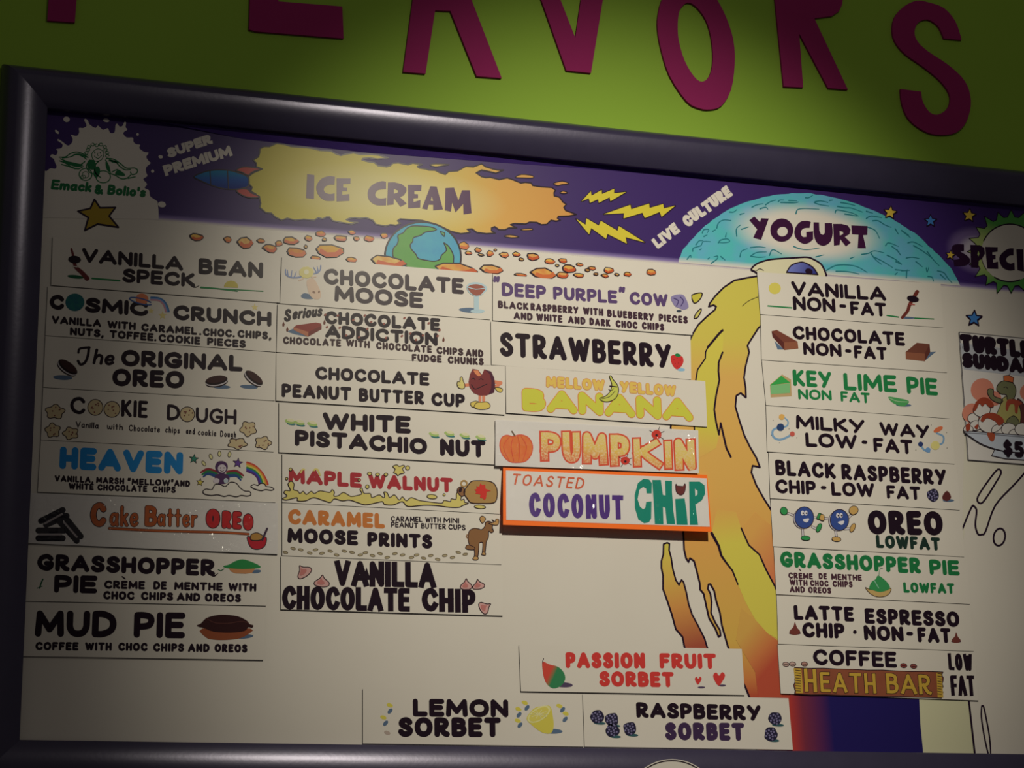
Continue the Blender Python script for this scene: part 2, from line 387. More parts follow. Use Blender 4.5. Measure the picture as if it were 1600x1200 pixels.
for side, lab in (('top', None), ('left', None), ('bottom', None), ('right', None)):
    p = board.part('frame_rail')
    for (w0, y0), (w1, y1) in zip(prof, prof[1:]):
        def e(w, y, end):
            if side == 'top': return ((X0-w, y, Z1+w), (X1+w, y, Z1+w))[end]
            if side == 'bottom': return ((X1+w, y, Z0-w), (X0-w, y, Z0-w))[end]
            if side == 'left': return ((X0-w, y, Z0-w), (X0-w, y, Z1+w))[end]
            return ((X1+w, y, Z1+w), (X1+w, y, Z0-w))[end]
        p.face([e(w0, y0, 0), e(w0, y0, 1), e(w1, y1, 1), e(w1, y1, 0)], FRAME)
panel = board.part('panel')
q = box_pts(X0-.003, X1+.003, 0, WY-.001, Z0-.003, Z1+.003)
for i in range(6): panel.face(q[4*i:4*i+4], WHITE)
es = board.part('edge_strip', panel, 'violet tape strip along the top edge')
TAPE = noisy('violet_tape', (60, 40, 102), (70, 46, 112), 26, .3, .5, .25)
low = [at(x, y, -.0004) for x, y in ((60, 174), (250, 192), (380, 217), (480, 228.5), (580, 239), (760, 252.5), (940, 265), (1200, 289), (1600, 330))]
for a, b in zip(low, low[1:]): es.face([(a.x, -.004, Z1-.0002), tuple(a), tuple(b), (b.x, -.004, Z1-.0002)], TAPE)
bl = lambda x, y: at(x, y, 0)-board.loc                          # board-local position of a pixel, for print gradients
# --- printed night sky band with a soft lower edge
a, b = bl(800, 393), bl(800+3, 384-8)
m, s_ = base('print_night_sky', .33, .4)
L(m, ramp(m, bandgrad(m, bl(247, 344.5), bl(1522, 452), .013), [(0, (227, 216, 194)), (.35, (140, 120, 165)), (.75, (66, 44, 104)), (1, (64, 40, 100))]), s_.inputs['Base Color'])
SKY = m
band = board.part('sky_band', panel)
band.poly([(40, 327), (247, 344.5), (1522, 452), (1760, 472), (1994, 492), (1994, 314), (40, 145)], SKY, 1)
CREAM = ink((236, 226, 206)); LOGO = ink((30, 112, 62)); KEY = ink((40, 22, 40)); LWHITE = ink((226, 215, 194))
# --- white splash with the company emblem
sp = board.part('logo_splash', panel)
spl = sc([(-60, 760), (100, 820), (150, 785), (210, 790), (228, 760), (212, 720), (190, 665), (150, 640), (168, 608), (220, 620), (242, 570), (222, 545), (288, 530), (300, 482), (240, 437), (252, 420), (312, 460), (370, 500), (420, 462), (428, 412), (408, 368), (480, 378), (510, 335), (508, 280), (560, 280), (602, 250), (572, 180), (592, 165), (620, 190), (640, 235), (712, 280), (745, 250), (800, 300), (840, 292), (870, 285), (900, 342), (952, 332), (965, 240), (990, 230), (1012, 260), (1050, 255), (1075, 205), (1096, 212), (1090, 270), (1112, 300), (1060, 342), (1102, 398), (1180, 400), (1188, 450), (1220, 482), (1272, 490), (1262, 532), (1320, 578), (1378, 590), (1348, 640), (1378, 692), (1402, 720), (1348, 770), (1345, 830), (1362, 880), (1310, 920), (1358, 980), (1328, 1030), (1382, 1058), (1395, 1130), (1440, 1165), (1490, 1200), (1500, 1300), (1502, 1420), (-60, 1400)], 8, 60, 165)
sp.poly(spl[:1]+cr(spl[1:-4], 3)+spl[-4:], LWHITE, 3)
for d in ((104, 186.5, 5, 4.3), (166, 188, 5, 2.8), (215, 210, 2, 2), (251, 245, 3.5, 2.6), (238.5, 267.5, 2.5, 2.5), (253, 319.5, 6.2, 4.6)): sp.poly(ell(*d, 10), LWHITE, 3)
sp.poly(ell(89, 206, 4, 2, 45), LWHITE, 3)
t = board.part('logo_lettering', panel)
word(t, 'Emack', 79, 296, 142.5, 300.5, 16, .23, LOGO, 4, gap=.02, slant=.12)
word(t, '&', 147, 303, 161, 304.5, 15.5, .24, LOGO, 4); word(t, "Bolio's", 167, 304, 227, 308.5, 16, .23, LOGO, 4, gap=.04, slant=.12)
g = board.part('angel_emblem', panel)
def line8(p, pts, wd, m, ox, oy, k=8, lay=4, closed=False, n=6, **kw):
    q = sc(pts, k, ox, oy); q = cr(q, n, closed)
    if closed: q = q+[q[0]]
    p.stroke(q, wd, m, lay, **kw)
for pts in ([(260, 645), (340, 640), (400, 600), (480, 580), (560, 605), (620, 650)], [(300, 655), (400, 640), (480, 610), (560, 640), (600, 670)], [(265, 690), (340, 720), (420, 770), (500, 790), (560, 760)], [(275, 665), (360, 700), (440, 735), (520, 740), (580, 700)], [(290, 735), (380, 760), (460, 790)],
            [(850, 660), (940, 670), (1020, 720), (1100, 780), (1200, 780), (1240, 810), (1220, 850), (1170, 860), (1150, 830)], [(880, 690), (960, 700), (1020, 760), (1080, 800), (1150, 800)], [(900, 850), (960, 870), (1040, 915), (1110, 905), (1150, 870)], [(920, 830), (990, 800), (1010, 850), (1070, 850)], [(1120, 910), (1210, 890)],
            [(640, 680), (600, 760), (640, 830), (700, 860)], [(840, 680), (880, 760), (900, 850)], [(760, 690), (700, 760), (720, 850), (780, 900)]):
    line8(g, pts, 1.8, LOGO, 60, 165)
for pts in ([(300, 690), (400, 745), (500, 770), (560, 740), (480, 720), (390, 700)], [(430, 610), (520, 600), (600, 640), (520, 625)], [(880, 670), (960, 690), (1000, 720), (920, 710)], [(960, 860), (1060, 880), (1080, 860), (1000, 800)], [(620, 690), (690, 680), (720, 740), (700, 800), (620, 780)], [(840, 700), (890, 760), (890, 830), (850, 790)]):
    g.poly(cr(sc(pts, 8, 60, 165), 4, True), LOGO, 4)
hair = [(690+130*math.cos(a)*(1+.1*math.sin(5*a))+40, 590+105*math.sin(a)*(1+.1*math.cos(6*a))) for a in [2*PI*i/16 for i in range(16)]]
for i, (x, y) in enumerate(hair):
    if y < 660: g.stroke([(60+(x+22*math.cos(k*.9+i))/8, 165+(y+18*math.sin(k*.9+i))/8) for k in range(7)], 1.3, LOGO, 4)
line8(g, [(670, 600), (690, 680), (750, 695), (800, 660), (815, 580), (740, 540)], 1.2, LOGO, 60, 165, closed=True)
for x in (705, 775): g.disc(60+x/8, 165+590/8, 1.2, LOGO, 5)
line8(g, [(700, 630), (745, 660), (790, 625)], 1.1, LOGO, 60, 165); line8(g, [(745, 590), (740, 620), (755, 625)], .8, LOGO, 60, 165)
for c in ((590, 860, 80, 75), (810, 890, 90, 75)): line8(g, ell(*c), 1.6, LOGO, 60, 165, closed=True)
for c in ((590, 865, 42, 40), (560, 890, 30, 20)): line8(g, ell(*c), 1.1, LOGO, 60, 165, closed=True)
g.poly(ell(60+730/8, 165+830/8, 5, 9, 10), LOGO, 4)
s5 = board.part('star', panel); s5.shape([(x/4, 300+y/4) for x, y in ((590, 46), (625, 98), (722, 96), (682, 150), (740, 220), (610, 200), (530, 240), (553, 160), (487, 120), (565, 102))], ink((176, 146, 42)), KEY, 2.2, 4)
t = board.part('title_lettering', panel)
def splits(pt, txt, chars, m, lay, wt): pass
word(t, 'SUPER', 264, 247, 333, 224, 15.5, .32, LWHITE, 3, 'b', up='p', jit=.05, gap=.03)
t = board.part('title_lettering', panel); word(t, 'PREMIUM', 258.5, 275, 364, 243, 17, .31, LWHITE, 3, 'b', up='p', jit=.04, gap=.03)
t = board.part('title_lettering', panel)
word(t, 'LIVE', 1027.5, 389, 1064, 362, 18, .31, LWHITE, 3, 'b', up='p', jit=.04, gap=.03)
t = board.part('title_lettering', panel); word(t, 'CULTURE', 1074, 356, 1146, 305, 19, .31, LWHITE, 3, 'b', up='p', jit=.04, gap=.02)
# --- rocket with its fiery tail
rk = board.part('rocket', panel)
RB = gradmat('print_rocket_blue', bl(340, 268), bl(342, 294), [(0, (40, 130, 165)), (.5, (44, 92, 160)), (1, (40, 58, 130))])
rk.shape(cr(sc([(505, 650), (600, 600), (700, 572), (820, 562), (950, 570), (1060, 600), (1170, 645), (1195, 720), (1170, 775), (1040, 805), (880, 800), (720, 755), (590, 700)], 8, 240, 195), 4, True), RB, KEY, 1.6, 3)
for x, y0, y1 in ((705, 575, 755), (925, 568, 800)): rk.stroke([(240+x/8, 195+y0/8), (240+(x+10)/8, 195+y1/8)], 1.4, KEY, 6)
RED = ink((188, 46, 44))
rk.shape(cr(sc([(1030, 570), (1100, 530), (1180, 525), (1290, 540), (1360, 552), (1280, 570), (1220, 600), (1180, 630), (1100, 590)], 8, 240, 195), 3, True), RED, KEY, 1.4, 7)
rk.shape(cr(sc([(1035, 815), (1160, 800), (1220, 850), (1325, 895), (1280, 910), (1180, 905), (1090, 870)], 8, 240, 195), 3, True), RED, KEY, 1.4, 7)
fb = board.part('fireball', panel)
m, s_ = base('print_fireball_and_glare', .33, .4)
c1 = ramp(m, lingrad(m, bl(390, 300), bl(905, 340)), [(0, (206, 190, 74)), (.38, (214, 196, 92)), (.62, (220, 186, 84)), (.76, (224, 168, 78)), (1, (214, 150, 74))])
c2 = ramp(m, radgrad(m, bl(612, 308), .17, .05), [(0, (255, 255, 255)), (.55, (190, 190, 190)), (1, (0, 0, 0))])  # pale centre: printed glow plus lamp glare put into the colour
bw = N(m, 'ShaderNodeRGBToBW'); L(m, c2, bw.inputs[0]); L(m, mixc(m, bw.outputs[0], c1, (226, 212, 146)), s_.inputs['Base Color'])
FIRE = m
fire = [(389, 275), (396, 270), (404, 266.5), (410, 264), (401, 260.6), (400.6, 255), (395.6, 250), (404, 245), (405.6, 239), (406, 232.5), (412.5, 229), (421, 229), (432.5, 224), (445, 225.6), (455, 229), (480, 230.6), (490, 232.5), (500, 235), (517.5, 236), (524, 240), (532.5, 243), (541, 240.6), (552.5, 239), (564, 241.5), (578, 241), (592, 242.5), (607, 246.5), (590, 248.5), (577, 246.5), (567, 247.5), (565.6, 250), (575, 252.5), (585, 254), (591, 259), (604, 260.6), (610, 259), (614, 255), (622.5, 254.4), (637.5, 257.5), (645, 255), (660, 257), (652, 260), (655, 262.5), (665, 264), (670, 265.6), (680, 266), (687.5, 270), (696, 272.5), (701, 268), (715, 267), (727.5, 260), (740, 260.6), (752.5, 256), (759, 260.6), (770, 264), (777.5, 265.6), (787, 265.6), (781, 268), (775, 270.6), (762.5, 267.5), (752.5, 265.6), (744, 270), (752.5, 276), (759, 277.5), (766, 277), (780, 280.6), (792.5, 278), (801, 280.6), (814, 286), (821, 285), (830, 286), (832.5, 290), (846, 292), (862.5, 293), (868, 297.5), (865.6, 301), (866, 306), (874, 308), (880, 316), (885, 319), (881, 324), (884, 329), (892.5, 332), (900.6, 335), (889, 337.5), (872.5, 338), (871, 341), (875.6, 344), (869, 345.6), (861, 344), (854, 350.6), (846, 351), (839, 347.5), (827.5, 347), (821, 350), (804, 349), (797.5, 351), (807.5, 356), (795, 356), (789, 359), (780, 359), (773, 354), (768, 356), (768, 360.6), (774, 364), (760, 365), (745, 363), (737.5, 357.5), (730, 358), (735, 362.5), (729, 364), (720, 365), (704, 361), (692, 355), (680, 350), (660, 344.5), (640, 343), (625, 342), (621, 345), (626, 349), (619, 352), (610, 351), (602.5, 353), (587.5, 350.6), (582.5, 344), (572, 340), (561, 341), (555, 340), (547.5, 340.6), (541, 343), (546, 345.6), (559, 347.5), (550, 350), (536, 348), (520, 345), (515, 339), (510, 339), (504, 342), (497.5, 340), (491, 344), (475, 342.5), (461, 344), (449, 341), (440, 344), (430, 339), (424, 333), (415, 332), (406, 324), (407.5, 317.5), (405.6, 309), (399, 302.5), (392, 299), (394, 292.5), (389, 287.5)]
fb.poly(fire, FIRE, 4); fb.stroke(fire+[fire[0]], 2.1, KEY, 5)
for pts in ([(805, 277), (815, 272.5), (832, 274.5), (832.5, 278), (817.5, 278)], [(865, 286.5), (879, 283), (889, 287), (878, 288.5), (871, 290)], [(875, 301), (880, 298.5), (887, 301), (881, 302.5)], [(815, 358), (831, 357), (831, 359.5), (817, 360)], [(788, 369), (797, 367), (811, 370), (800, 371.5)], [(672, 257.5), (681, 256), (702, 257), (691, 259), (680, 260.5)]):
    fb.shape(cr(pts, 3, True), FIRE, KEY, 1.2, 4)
t = board.part('title_lettering', panel)
PUR = ink((82, 40, 82))
for pts in ([(800, 495), (890, 508), (885, 808), (785, 795)],
            cr([(1148, 530), (1080, 520), (985, 550), (925, 620), (915, 690), (950, 770), (1020, 825), (1100, 832), (1142, 828)], 4)+cr([(1142, 735), (1090, 745), (1030, 730), (1008, 690), (1030, 650), (1085, 628), (1140, 630)], 4),
            [(1168, 548), (1342, 550), (1340, 615), (1250, 622), (1250, 665), (1300, 668), (1298, 710), (1238, 710), (1236, 755), (1328, 745), (1330, 830), (1168, 838)]):
    t.poly(sc(pts, 8, 380, 210), PUR, 6)
for pts, hl in ((cr([(345, 512), (290, 505), (200, 535), (130, 600), (118, 690), (150, 760), (230, 805), (345, 808)], 4)+cr([(348, 712), (280, 722), (225, 705), (212, 665), (240, 620), (290, 608), (345, 605)], 4), ()),
                ([(370, 520), (450, 518), (540, 540), (600, 590), (602, 630), (570, 680), (520, 705), (605, 785), (525, 825), (470, 750), (445, 715), (440, 795), (360, 805)], [[(445, 600), (498, 620), (490, 650), (445, 660)]]),
                ([(618, 550), (790, 552), (785, 625), (700, 630), (700, 665), (745, 668), (745, 715), (690, 718), (690, 765), (775, 740), (772, 835), (622, 842)], ()),
                ([(900, 568), (978, 572), (1058, 858), (935, 868), (935, 800), (880, 798), (862, 860), (795, 845)], [[(918, 690), (905, 748), (935, 752)]]),
                ([(1090, 590), (1195, 585), (1250, 745), (1295, 618), (1392, 618), (1415, 905), (1315, 920), (1310, 790), (1215, 895), (1172, 770), (1158, 885), (1080, 868)], ())):
    t.poly(sc(pts, 8, 560, 220), PUR, 6, [sc(h, 8, 560, 220) for h in hl])
# --- globe, asteroids
gl = board.part('globe', panel)
m, s_ = base('print_globe_sea', .33, .4); L(m, mixc(m, noise(m, 60, 4), (88, 186, 190), (70, 150, 190)), s_.inputs['Base Color'])
gp = ell(661, 401, 59.5, 54, 6, 44)
gl.shape(gp, m, KEY, 2.2, 6)
land = cr(sc([(815, 265), (740, 235), (620, 225), (510, 225), (440, 260), (400, 310), (335, 340), (340, 400), (320, 460), (280, 500), (270, 580), (300, 640), (430, 720), (520, 800), (620, 830), (800, 800), (1000, 740), (1030, 640), (1020, 570), (970, 480), (910, 435), (925, 470), (940, 530), (880, 590), (860, 640), (790, 665), (700, 655), (590, 630), (560, 580), (500, 510), (490, 455), (520, 420), (530, 370), (620, 340), (680, 300), (780, 285)], 8, 580, 325), 3, True)
gl.shape(land, noisy('print_land', (92, 160, 76), (112, 172, 84), 60, .33, .4), KEY, 1.3, 8)
gl.shape(sc([(865, 290), (920, 310), (915, 355), (880, 325)], 8, 580, 325), ink((100, 160, 100)), KEY, 1, 8)
AST = []; ASR = [ink((206, 92, 46)), ink((214, 112, 60))]
for i, (cA, cB) in enumerate((((232, 182, 78), (226, 156, 68)), ((228, 170, 78), (220, 140, 66)), ((232, 194, 110), (224, 160, 80)))):
    m, s_ = base('print_asteroid_%d' % i, .33, .4); L(m, mixc(m, ramp(m, noise(m, 70, 2), [(.38, (0, 0, 0)), (.62, (255, 255, 255))]), cA, cB), s_.inputs['Base Color']); AST.append(m)
for i, (x, y, ww, hh) in enumerate(((307, 370, 20, 9), (356, 374, 13, 8), (383, 379, 23, 16), (408, 376, 13, 6), (422, 388, 23, 11), (436, 380, 11, 8), (454, 376, 25, 10), (464, 394.5, 31, 14), (478, 385, 6, 5), (482, 372, 12, 8), (501, 365, 16, 8), (507, 374, 8, 5), (514, 392, 48, 18), (493, 403, 17, 6), (532, 372, 22, 8), (549, 405.5, 15, 7), (550, 363, 12, 6), (557, 372.5, 10, 6), (577, 372.5, 17, 8), (600, 368, 12, 8), (605, 408, 56, 16), (725, 384, 18, 11), (712, 420, 62, 14), (767, 421, 35, 12), (732, 395, 11, 5), (747, 390.5, 12, 7), (752, 398, 9, 3), (765.5, 396, 12, 8), (774, 390.5, 5, 3), (788, 398, 14, 8), (807, 397, 13, 6), (815, 405, 9, 4), (833, 400.5, 22, 10), (859, 408, 17, 7), (879, 407, 14, 6), (871, 414.5, 6, 3), (889.5, 419.5, 23, 11), (849, 427, 38, 15), (879, 429.5, 18, 9), (904.5, 430, 17, 6), (814, 429.5, 19, 4), (906, 413, 11, 4), (917.5, 422, 9, 4), (925, 419, 14, 5), (951, 422, 17, 8), (931, 428, 8, 4), (945, 430.5, 11, 5), (964, 429, 8, 4), (980.5, 428, 12, 6), (1018, 425, 16, 8))):
    A = board.part('asteroid', panel); R = random.Random(i); n = 8 if ww > 14 else 6
    q = [(x+ww/2*(1+R.uniform(-.18, .12))*math.cos(2*PI*(k+.3*R.random())/n), y+hh/2*1.1*(1+R.uniform(-.2, .12))*math.sin(2*PI*(k+.3*R.random())/n)+.1*ww/2*math.cos(2*PI*k/n)) for k in range(n)]
    A.shape(q, AST[i % 3], KEY, 1.1 if ww < 20 else 1.6, 10)
    if ww > 9:
        lo = [p for p in q if p[1] > y-.05*hh]; lo.sort()
        if len(lo) > 1: A.poly(lo+[(a+(x-a)*.2, b-(.1+.3)*hh) for a, b in lo[::-1]], ASR[i % 2], 11)
# --- lightning bolts, stars
YEL = ink((222, 202, 62))
for pts in ([(70, 355), (185, 230), (195, 285), (320, 215), (325, 265), (478, 200), (475, 255), (625, 240), (430, 355), (420, 305), (285, 375), (275, 330), (175, 375), (160, 320)],
            [(345, 518), (680, 400), (690, 455), (915, 385), (920, 440), (1090, 390), (1098, 445), (1240, 412), (1070, 550), (1045, 490), (860, 565), (830, 500), (595, 570), (600, 505)],
            [(0, 575), (120, 650), (130, 570), (285, 660), (310, 600), (520, 725), (535, 665), (860, 870), (620, 805), (635, 885), (395, 765), (375, 825), (190, 690), (165, 770)]):
    p = board.part('lightning_bolt', panel); q = sc(pts, 8, 900, 270)
    p.stroke(q+[q[0]], 2.4, KEY, 4); p.poly([(x+1.5, y+1) for x, y in q], KEY, 3); p.poly(q, YEL, 5)
SB = ink((70, 130, 190)); SYL = ink((226, 190, 70))
for x, y, r, c, ro in ((1391, 332, 11, SYL, 8), (1454, 345, 10, SB, 0), (1514.5, 336.5, 11, SYL, 6), (1485, 398.5, 8, SYL, 8), (1522, 497.5, 13, SB, 3)):
    p = board.part('star', panel); p.shape(starp(x, y, r, ro, .46), c, KEY, 1 if y < 450 else 1.6, 9)
    p.poly([(a+1.2, b+1.2) for a, b in starp(x, y, r, ro, .46)], KEY, 8)
# --- icy planet
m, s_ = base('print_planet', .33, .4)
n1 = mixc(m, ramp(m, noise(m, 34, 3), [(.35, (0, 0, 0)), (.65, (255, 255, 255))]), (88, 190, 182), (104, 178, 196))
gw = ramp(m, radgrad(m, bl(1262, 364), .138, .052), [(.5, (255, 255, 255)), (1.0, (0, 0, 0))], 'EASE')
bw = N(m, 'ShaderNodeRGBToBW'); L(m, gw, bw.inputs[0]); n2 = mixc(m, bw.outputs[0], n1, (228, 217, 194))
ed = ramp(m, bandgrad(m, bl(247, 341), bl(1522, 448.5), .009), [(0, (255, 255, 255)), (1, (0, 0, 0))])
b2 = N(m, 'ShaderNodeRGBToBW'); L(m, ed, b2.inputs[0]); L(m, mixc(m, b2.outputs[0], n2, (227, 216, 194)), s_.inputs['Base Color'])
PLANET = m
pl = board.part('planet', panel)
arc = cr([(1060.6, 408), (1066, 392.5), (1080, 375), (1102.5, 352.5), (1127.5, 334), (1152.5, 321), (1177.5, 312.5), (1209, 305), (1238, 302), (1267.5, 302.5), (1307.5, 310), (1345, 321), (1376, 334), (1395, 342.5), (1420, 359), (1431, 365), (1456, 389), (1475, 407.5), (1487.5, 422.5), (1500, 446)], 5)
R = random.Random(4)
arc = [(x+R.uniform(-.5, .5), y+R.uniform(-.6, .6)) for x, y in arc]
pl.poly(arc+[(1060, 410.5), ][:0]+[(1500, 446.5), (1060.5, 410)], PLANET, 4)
TL = ink((44, 124, 128))
def craters(pts8, ox, oy, wd=1.75):
    for q in pts8: pl.stroke(cr(sc(q, 8, ox, oy), 4), wd, TL, 6, taper=(1.15, .6))
craters([[(270, 920), (310, 870), (320, 900)], [(340, 820), (350, 780), (440, 750), (470, 700), (560, 700)], [(380, 740), (420, 690), (470, 690)], [(660, 715), (690, 680), (770, 665), (800, 700), (720, 715), (660, 708)], [(460, 590), (480, 550), (540, 550), (520, 590)], [(590, 570), (625, 550)], [(640, 530), (660, 470), (720, 430), (820, 435)], [(750, 640), (760, 590)], [(800, 330), (850, 330), (890, 300)], [(930, 360), (985, 345)], [(1080, 270), (1140, 240), (1220, 225)], [(1180, 290), (1250, 270), (1280, 295)], [(1250, 240), (1310, 200), (1380, 180)], [(1410, 200), (1430, 180), (1480, 180)], [(1450, 210), (1600, 210)], [(890, 630), (885, 540), (940, 490)], [(950, 545), (1040, 515)], [(930, 890), (950, 820), (1020, 790)], [(1060, 775), (1160, 765), (1250, 775)], [(1065, 880), (1140, 835), (1260, 830)], [(1065, 882), (1160, 895), (1250, 890)], [(1300, 870), (1340, 800), (1450, 855)], [(530, 915), (550, 900)], [(570, 970), (640, 920), (650, 880), (600, 890)], [(690, 885), (745, 930)], [(430, 800), (450, 790)], [(480, 635), (520, 615)]], 1040, 290)
craters([[(0, 210), (160, 215), (220, 205)], [(100, 185), (200, 190)], [(310, 150), (350, 150), (400, 120)], [(420, 210), (480, 235), (600, 255)], [(430, 200), (500, 190), (590, 210)], [(610, 185), (650, 180)], [(750, 210), (860, 230), (930, 250)], [(710, 260), (800, 275), (880, 280), (1020, 330)], [(1070, 320), (1150, 345)], [(680, 340), (700, 305), (800, 320), (900, 345), (970, 380)], [(190, 350), (210, 300), (300, 285), (480, 295)], [(800, 355), (950, 380)], [(1070, 410), (1130, 380), (1260, 400)], [(1150, 440), (1220, 440), (1300, 490), (1380, 520)], [(1430, 540), (1470, 605)], [(1510, 560), (1600, 620)], [(1090, 520), (1180, 560), (1235, 660)], [(1310, 750), (1350, 715), (1470, 760)], [(1390, 760), (1480, 830)], [(1010, 860), (1100, 845), (1170, 815), (1290, 840)], [(1130, 850), (1180, 920), (1260, 985)], [(1160, 890), (1280, 950), (1400, 1025)], [(1330, 870), (1430, 920), (1510, 980)], [(570, 1060), (680, 1000), (820, 990), (960, 1015), (1080, 1085)], [(690, 1070), (840, 1075), (980, 1105)], [(440, 890), (540, 865)], [(870, 910), (920, 890)], [(1430, 1050), (1560, 1065)], [(1570, 1140), (1580, 1050)], [(160, 760), (240, 790), (340, 800), (480, 780)], [(1430, 1110), (1460, 1085)]], 1220, 290)
craters([[(70, 400), (120, 440), (180, 490)], [(150, 555), (220, 545), (330, 600)], [(220, 590), (290, 630), (380, 690), (440, 740)], [(390, 665), (470, 770), (540, 840)], [(130, 745), (200, 735), (290, 750)], [(250, 790), (330, 855)], [(380, 870), (390, 920), (410, 860)], [(400, 975), (450, 985), (470, 1035)], [(520, 905), (600, 930), (650, 1000), (700, 1055)], [(555, 950), (620, 1010)], [(0, 790), (70, 825)], [(10, 640), (60, 710)], [(70, 905), (170, 900)], [(130, 990), (130, 900)]], 1400, 310)
t = board.part('title_lettering', panel)
DP = ink((64, 26, 58))
for pts, hl in (([(1108, 385), (1180, 455), (1195, 408), (1290, 412), (1195, 678), (1095, 650), (1145, 545), (1048, 432)], ()), (ell(1453, 556, 144, 146), [ell(1462, 574, 66, 60, -20)])):
    t.poly(sc(pts, 8, 1040, 290), DP, 8, [sc(h, 8, 1040, 290) for h in hl])
for pts, hl in ((cr([(375, 455), (330, 440), (250, 450), (190, 510), (170, 590), (200, 670), (280, 725), (350, 715), (405, 670)], 4)+[(405, 570), (318, 580), (320, 640)]+cr([(320, 640), (275, 640), (250, 600), (262, 555), (300, 530), (360, 528)], 4), ()),
                ([(410, 458), (478, 460), (482, 560), (500, 605), (530, 615), (550, 590), (550, 468), (640, 470)]+cr([(640, 470), (648, 600), (620, 700), (545, 750), (470, 730), (425, 660), (410, 560)], 4), ()),
                ([(655, 478), (760, 478), (840, 500), (872, 550), (860, 605), (800, 640), (875, 712), (815, 760), (745, 670), (735, 740), (665, 750)], [[(735, 565), (778, 575), (780, 605), (738, 625)]]),
                ([(882, 497), (1085, 505), (1082, 615), (1028, 618), (1065, 782), (962, 782), (972, 612), (890, 608)], ())):
    t.poly(sc(pts, 8, 1220, 290), DP, 8, [sc(h, 8, 1220, 290) for h in hl])
# --- green burst with the specials title
m, s_ = base('print_burst', .33, .4)
L(m, ramp(m, radgrad(m, bl(1532, 393), .075, .05), [(.45, (176, 190, 110)), (1, (82, 150, 66))]), s_.inputs['Base Color'])
bu = board.part('sun_burst', panel)
gm, s_ = base('print_glow', .33, .4)
L(gm, ramp(gm, radgrad(gm, bl(1528, 392), .058, .042), [(.3, (200, 188, 190)), (.65, (120, 98, 140)), (1.0, (64, 40, 100))], 'EASE'), s_.inputs['Base Color'])
bu.poly(ell(1528, 392, 66, 49, 5), gm, 3)
bp = []
R = random.Random(8)
for i in range(60):
    a = 2*PI*i/60; r = 66+R.uniform(-2, 3) if i % 3 == 0 else 54; bp.append((1580+r*1.04*math.cos(a), 393+r*math.sin(a)))
bu.shape(bp, m, KEY, 1, 6)
bu.shape(ell(1578, 395, 45, 45), ink((206, 196, 176)), None, 1, 8)
bu.stroke(ell(1578, 395, 45, 45, 0, 14, 205, 330), 2, KEY, 9); bu.stroke(ell(1578, 395, 45, 45, 0, 12, 70, 122), 2, KEY, 9); bu.stroke(ell(1578, 395, 45, 45, 0, 12, 145, 180), 1, KEY, 9)
t = board.part('title_lettering', panel)
SP = ink((46, 20, 46))
for pts, hl in ((cr([(850, 575), (770, 570), (710, 590), (700, 640), (730, 690), (800, 750), (720, 768)], 3)+[(730, 845)]+cr([(730, 845), (850, 840), (915, 810), (925, 760), (880, 710), (800, 660), (850, 655)], 3), ()),
                ([(930, 580), (1050, 585), (1105, 620), (1112, 690), (1075, 755), (1035, 775), (1028, 865), (940, 858)], [[(1030, 650), (1045, 690), (1030, 725), (1018, 700)]]),
                ([(1115, 605), (1272, 610), (1270, 665), (1205, 672), (1205, 705), (1245, 708), (1245, 760), (1210, 762), (1212, 805), (1275, 790), (1278, 880), (1142, 875)], ()),
                (cr([(1470, 625), (1400, 630), (1320, 690), (1290, 760), (1330, 860), (1410, 900), (1485, 895)], 3)+cr([(1480, 800), (1430, 815), (1385, 790), (1380, 750), (1420, 715), (1470, 712)], 3), ()),
                ([(1505, 635), (1590, 635), (1600, 915), (1520, 895)], ()), ([(1660, 650), (1730, 655), (1810, 940), (1720, 935), (1700, 880), (1670, 880), (1665, 925), (1600, 915)], ()), ([(1830, 665), (1900, 670), (1905, 860), (1960, 850), (1965, 950), (1835, 945)], ()),
                (cr([(2080, 700), (2010, 690), (1985, 740), (2040, 810), (1990, 850)], 3)+[(2000, 940)]+cr([(2000, 940), (2090, 930), (2110, 860), (2060, 790), (2085, 770)], 3), ())):
    t.poly(sc(pts, 8, 1400, 310), SP, 12, [sc(h, 8, 1400, 310) for h in hl])
# --- flame plume of the space ship, its small side flame and drops
m, s_ = base('print_plume', .33, .4)
L(m, ramp(m, lingrad(m, bl(1150, 470), bl(1215, 1090)), [(0, (214, 198, 84)), (.1, (216, 196, 84)), (.2, (226, 178, 92)), (.5, (228, 176, 88)), (.62, (226, 168, 84)), (.86, (220, 176, 80)), (.95, (214, 132, 70)), (1, (188, 74, 54))]), s_.inputs['Base Color'])
PLUME = m
fp = board.part('flame_plume', panel)
left = [(1183, 431.5), (1167.5, 434), (1147.5, 438), (1131, 449), (1117.5, 462.5), (1109, 474), (1107.5, 479), (1115, 476.5), (1119, 479), (1117, 484), (1104, 495), (1091, 507.5), (1083, 520.6), (1072, 545), (1062, 590), (1052, 640), (1048, 668), (1052, 700), (1060, 760), (1066, 800), (1068, 837), (1069, 858.5), (1072, 872), (1076, 878), (1078, 872), (1084.5, 876.5), (1089, 893), (1093.5, 911), (1094, 921), (1099.5, 927.5), (1104, 948.5), (1108, 966), (1117.5, 981.5), (1123, 995), (1126, 993), (1125, 984.5), (1117.5, 972.5), (1111, 957.5), (1112, 941), (1110, 927.5), (1106, 920), (1107, 913), (1110, 912.5), (1116, 923), (1119, 938), (1125, 957.5), (1128, 977), (1137, 1008.5), (1150, 1045), (1165, 1074), (1171, 1089), (1176, 1120), (1184, 1185)]
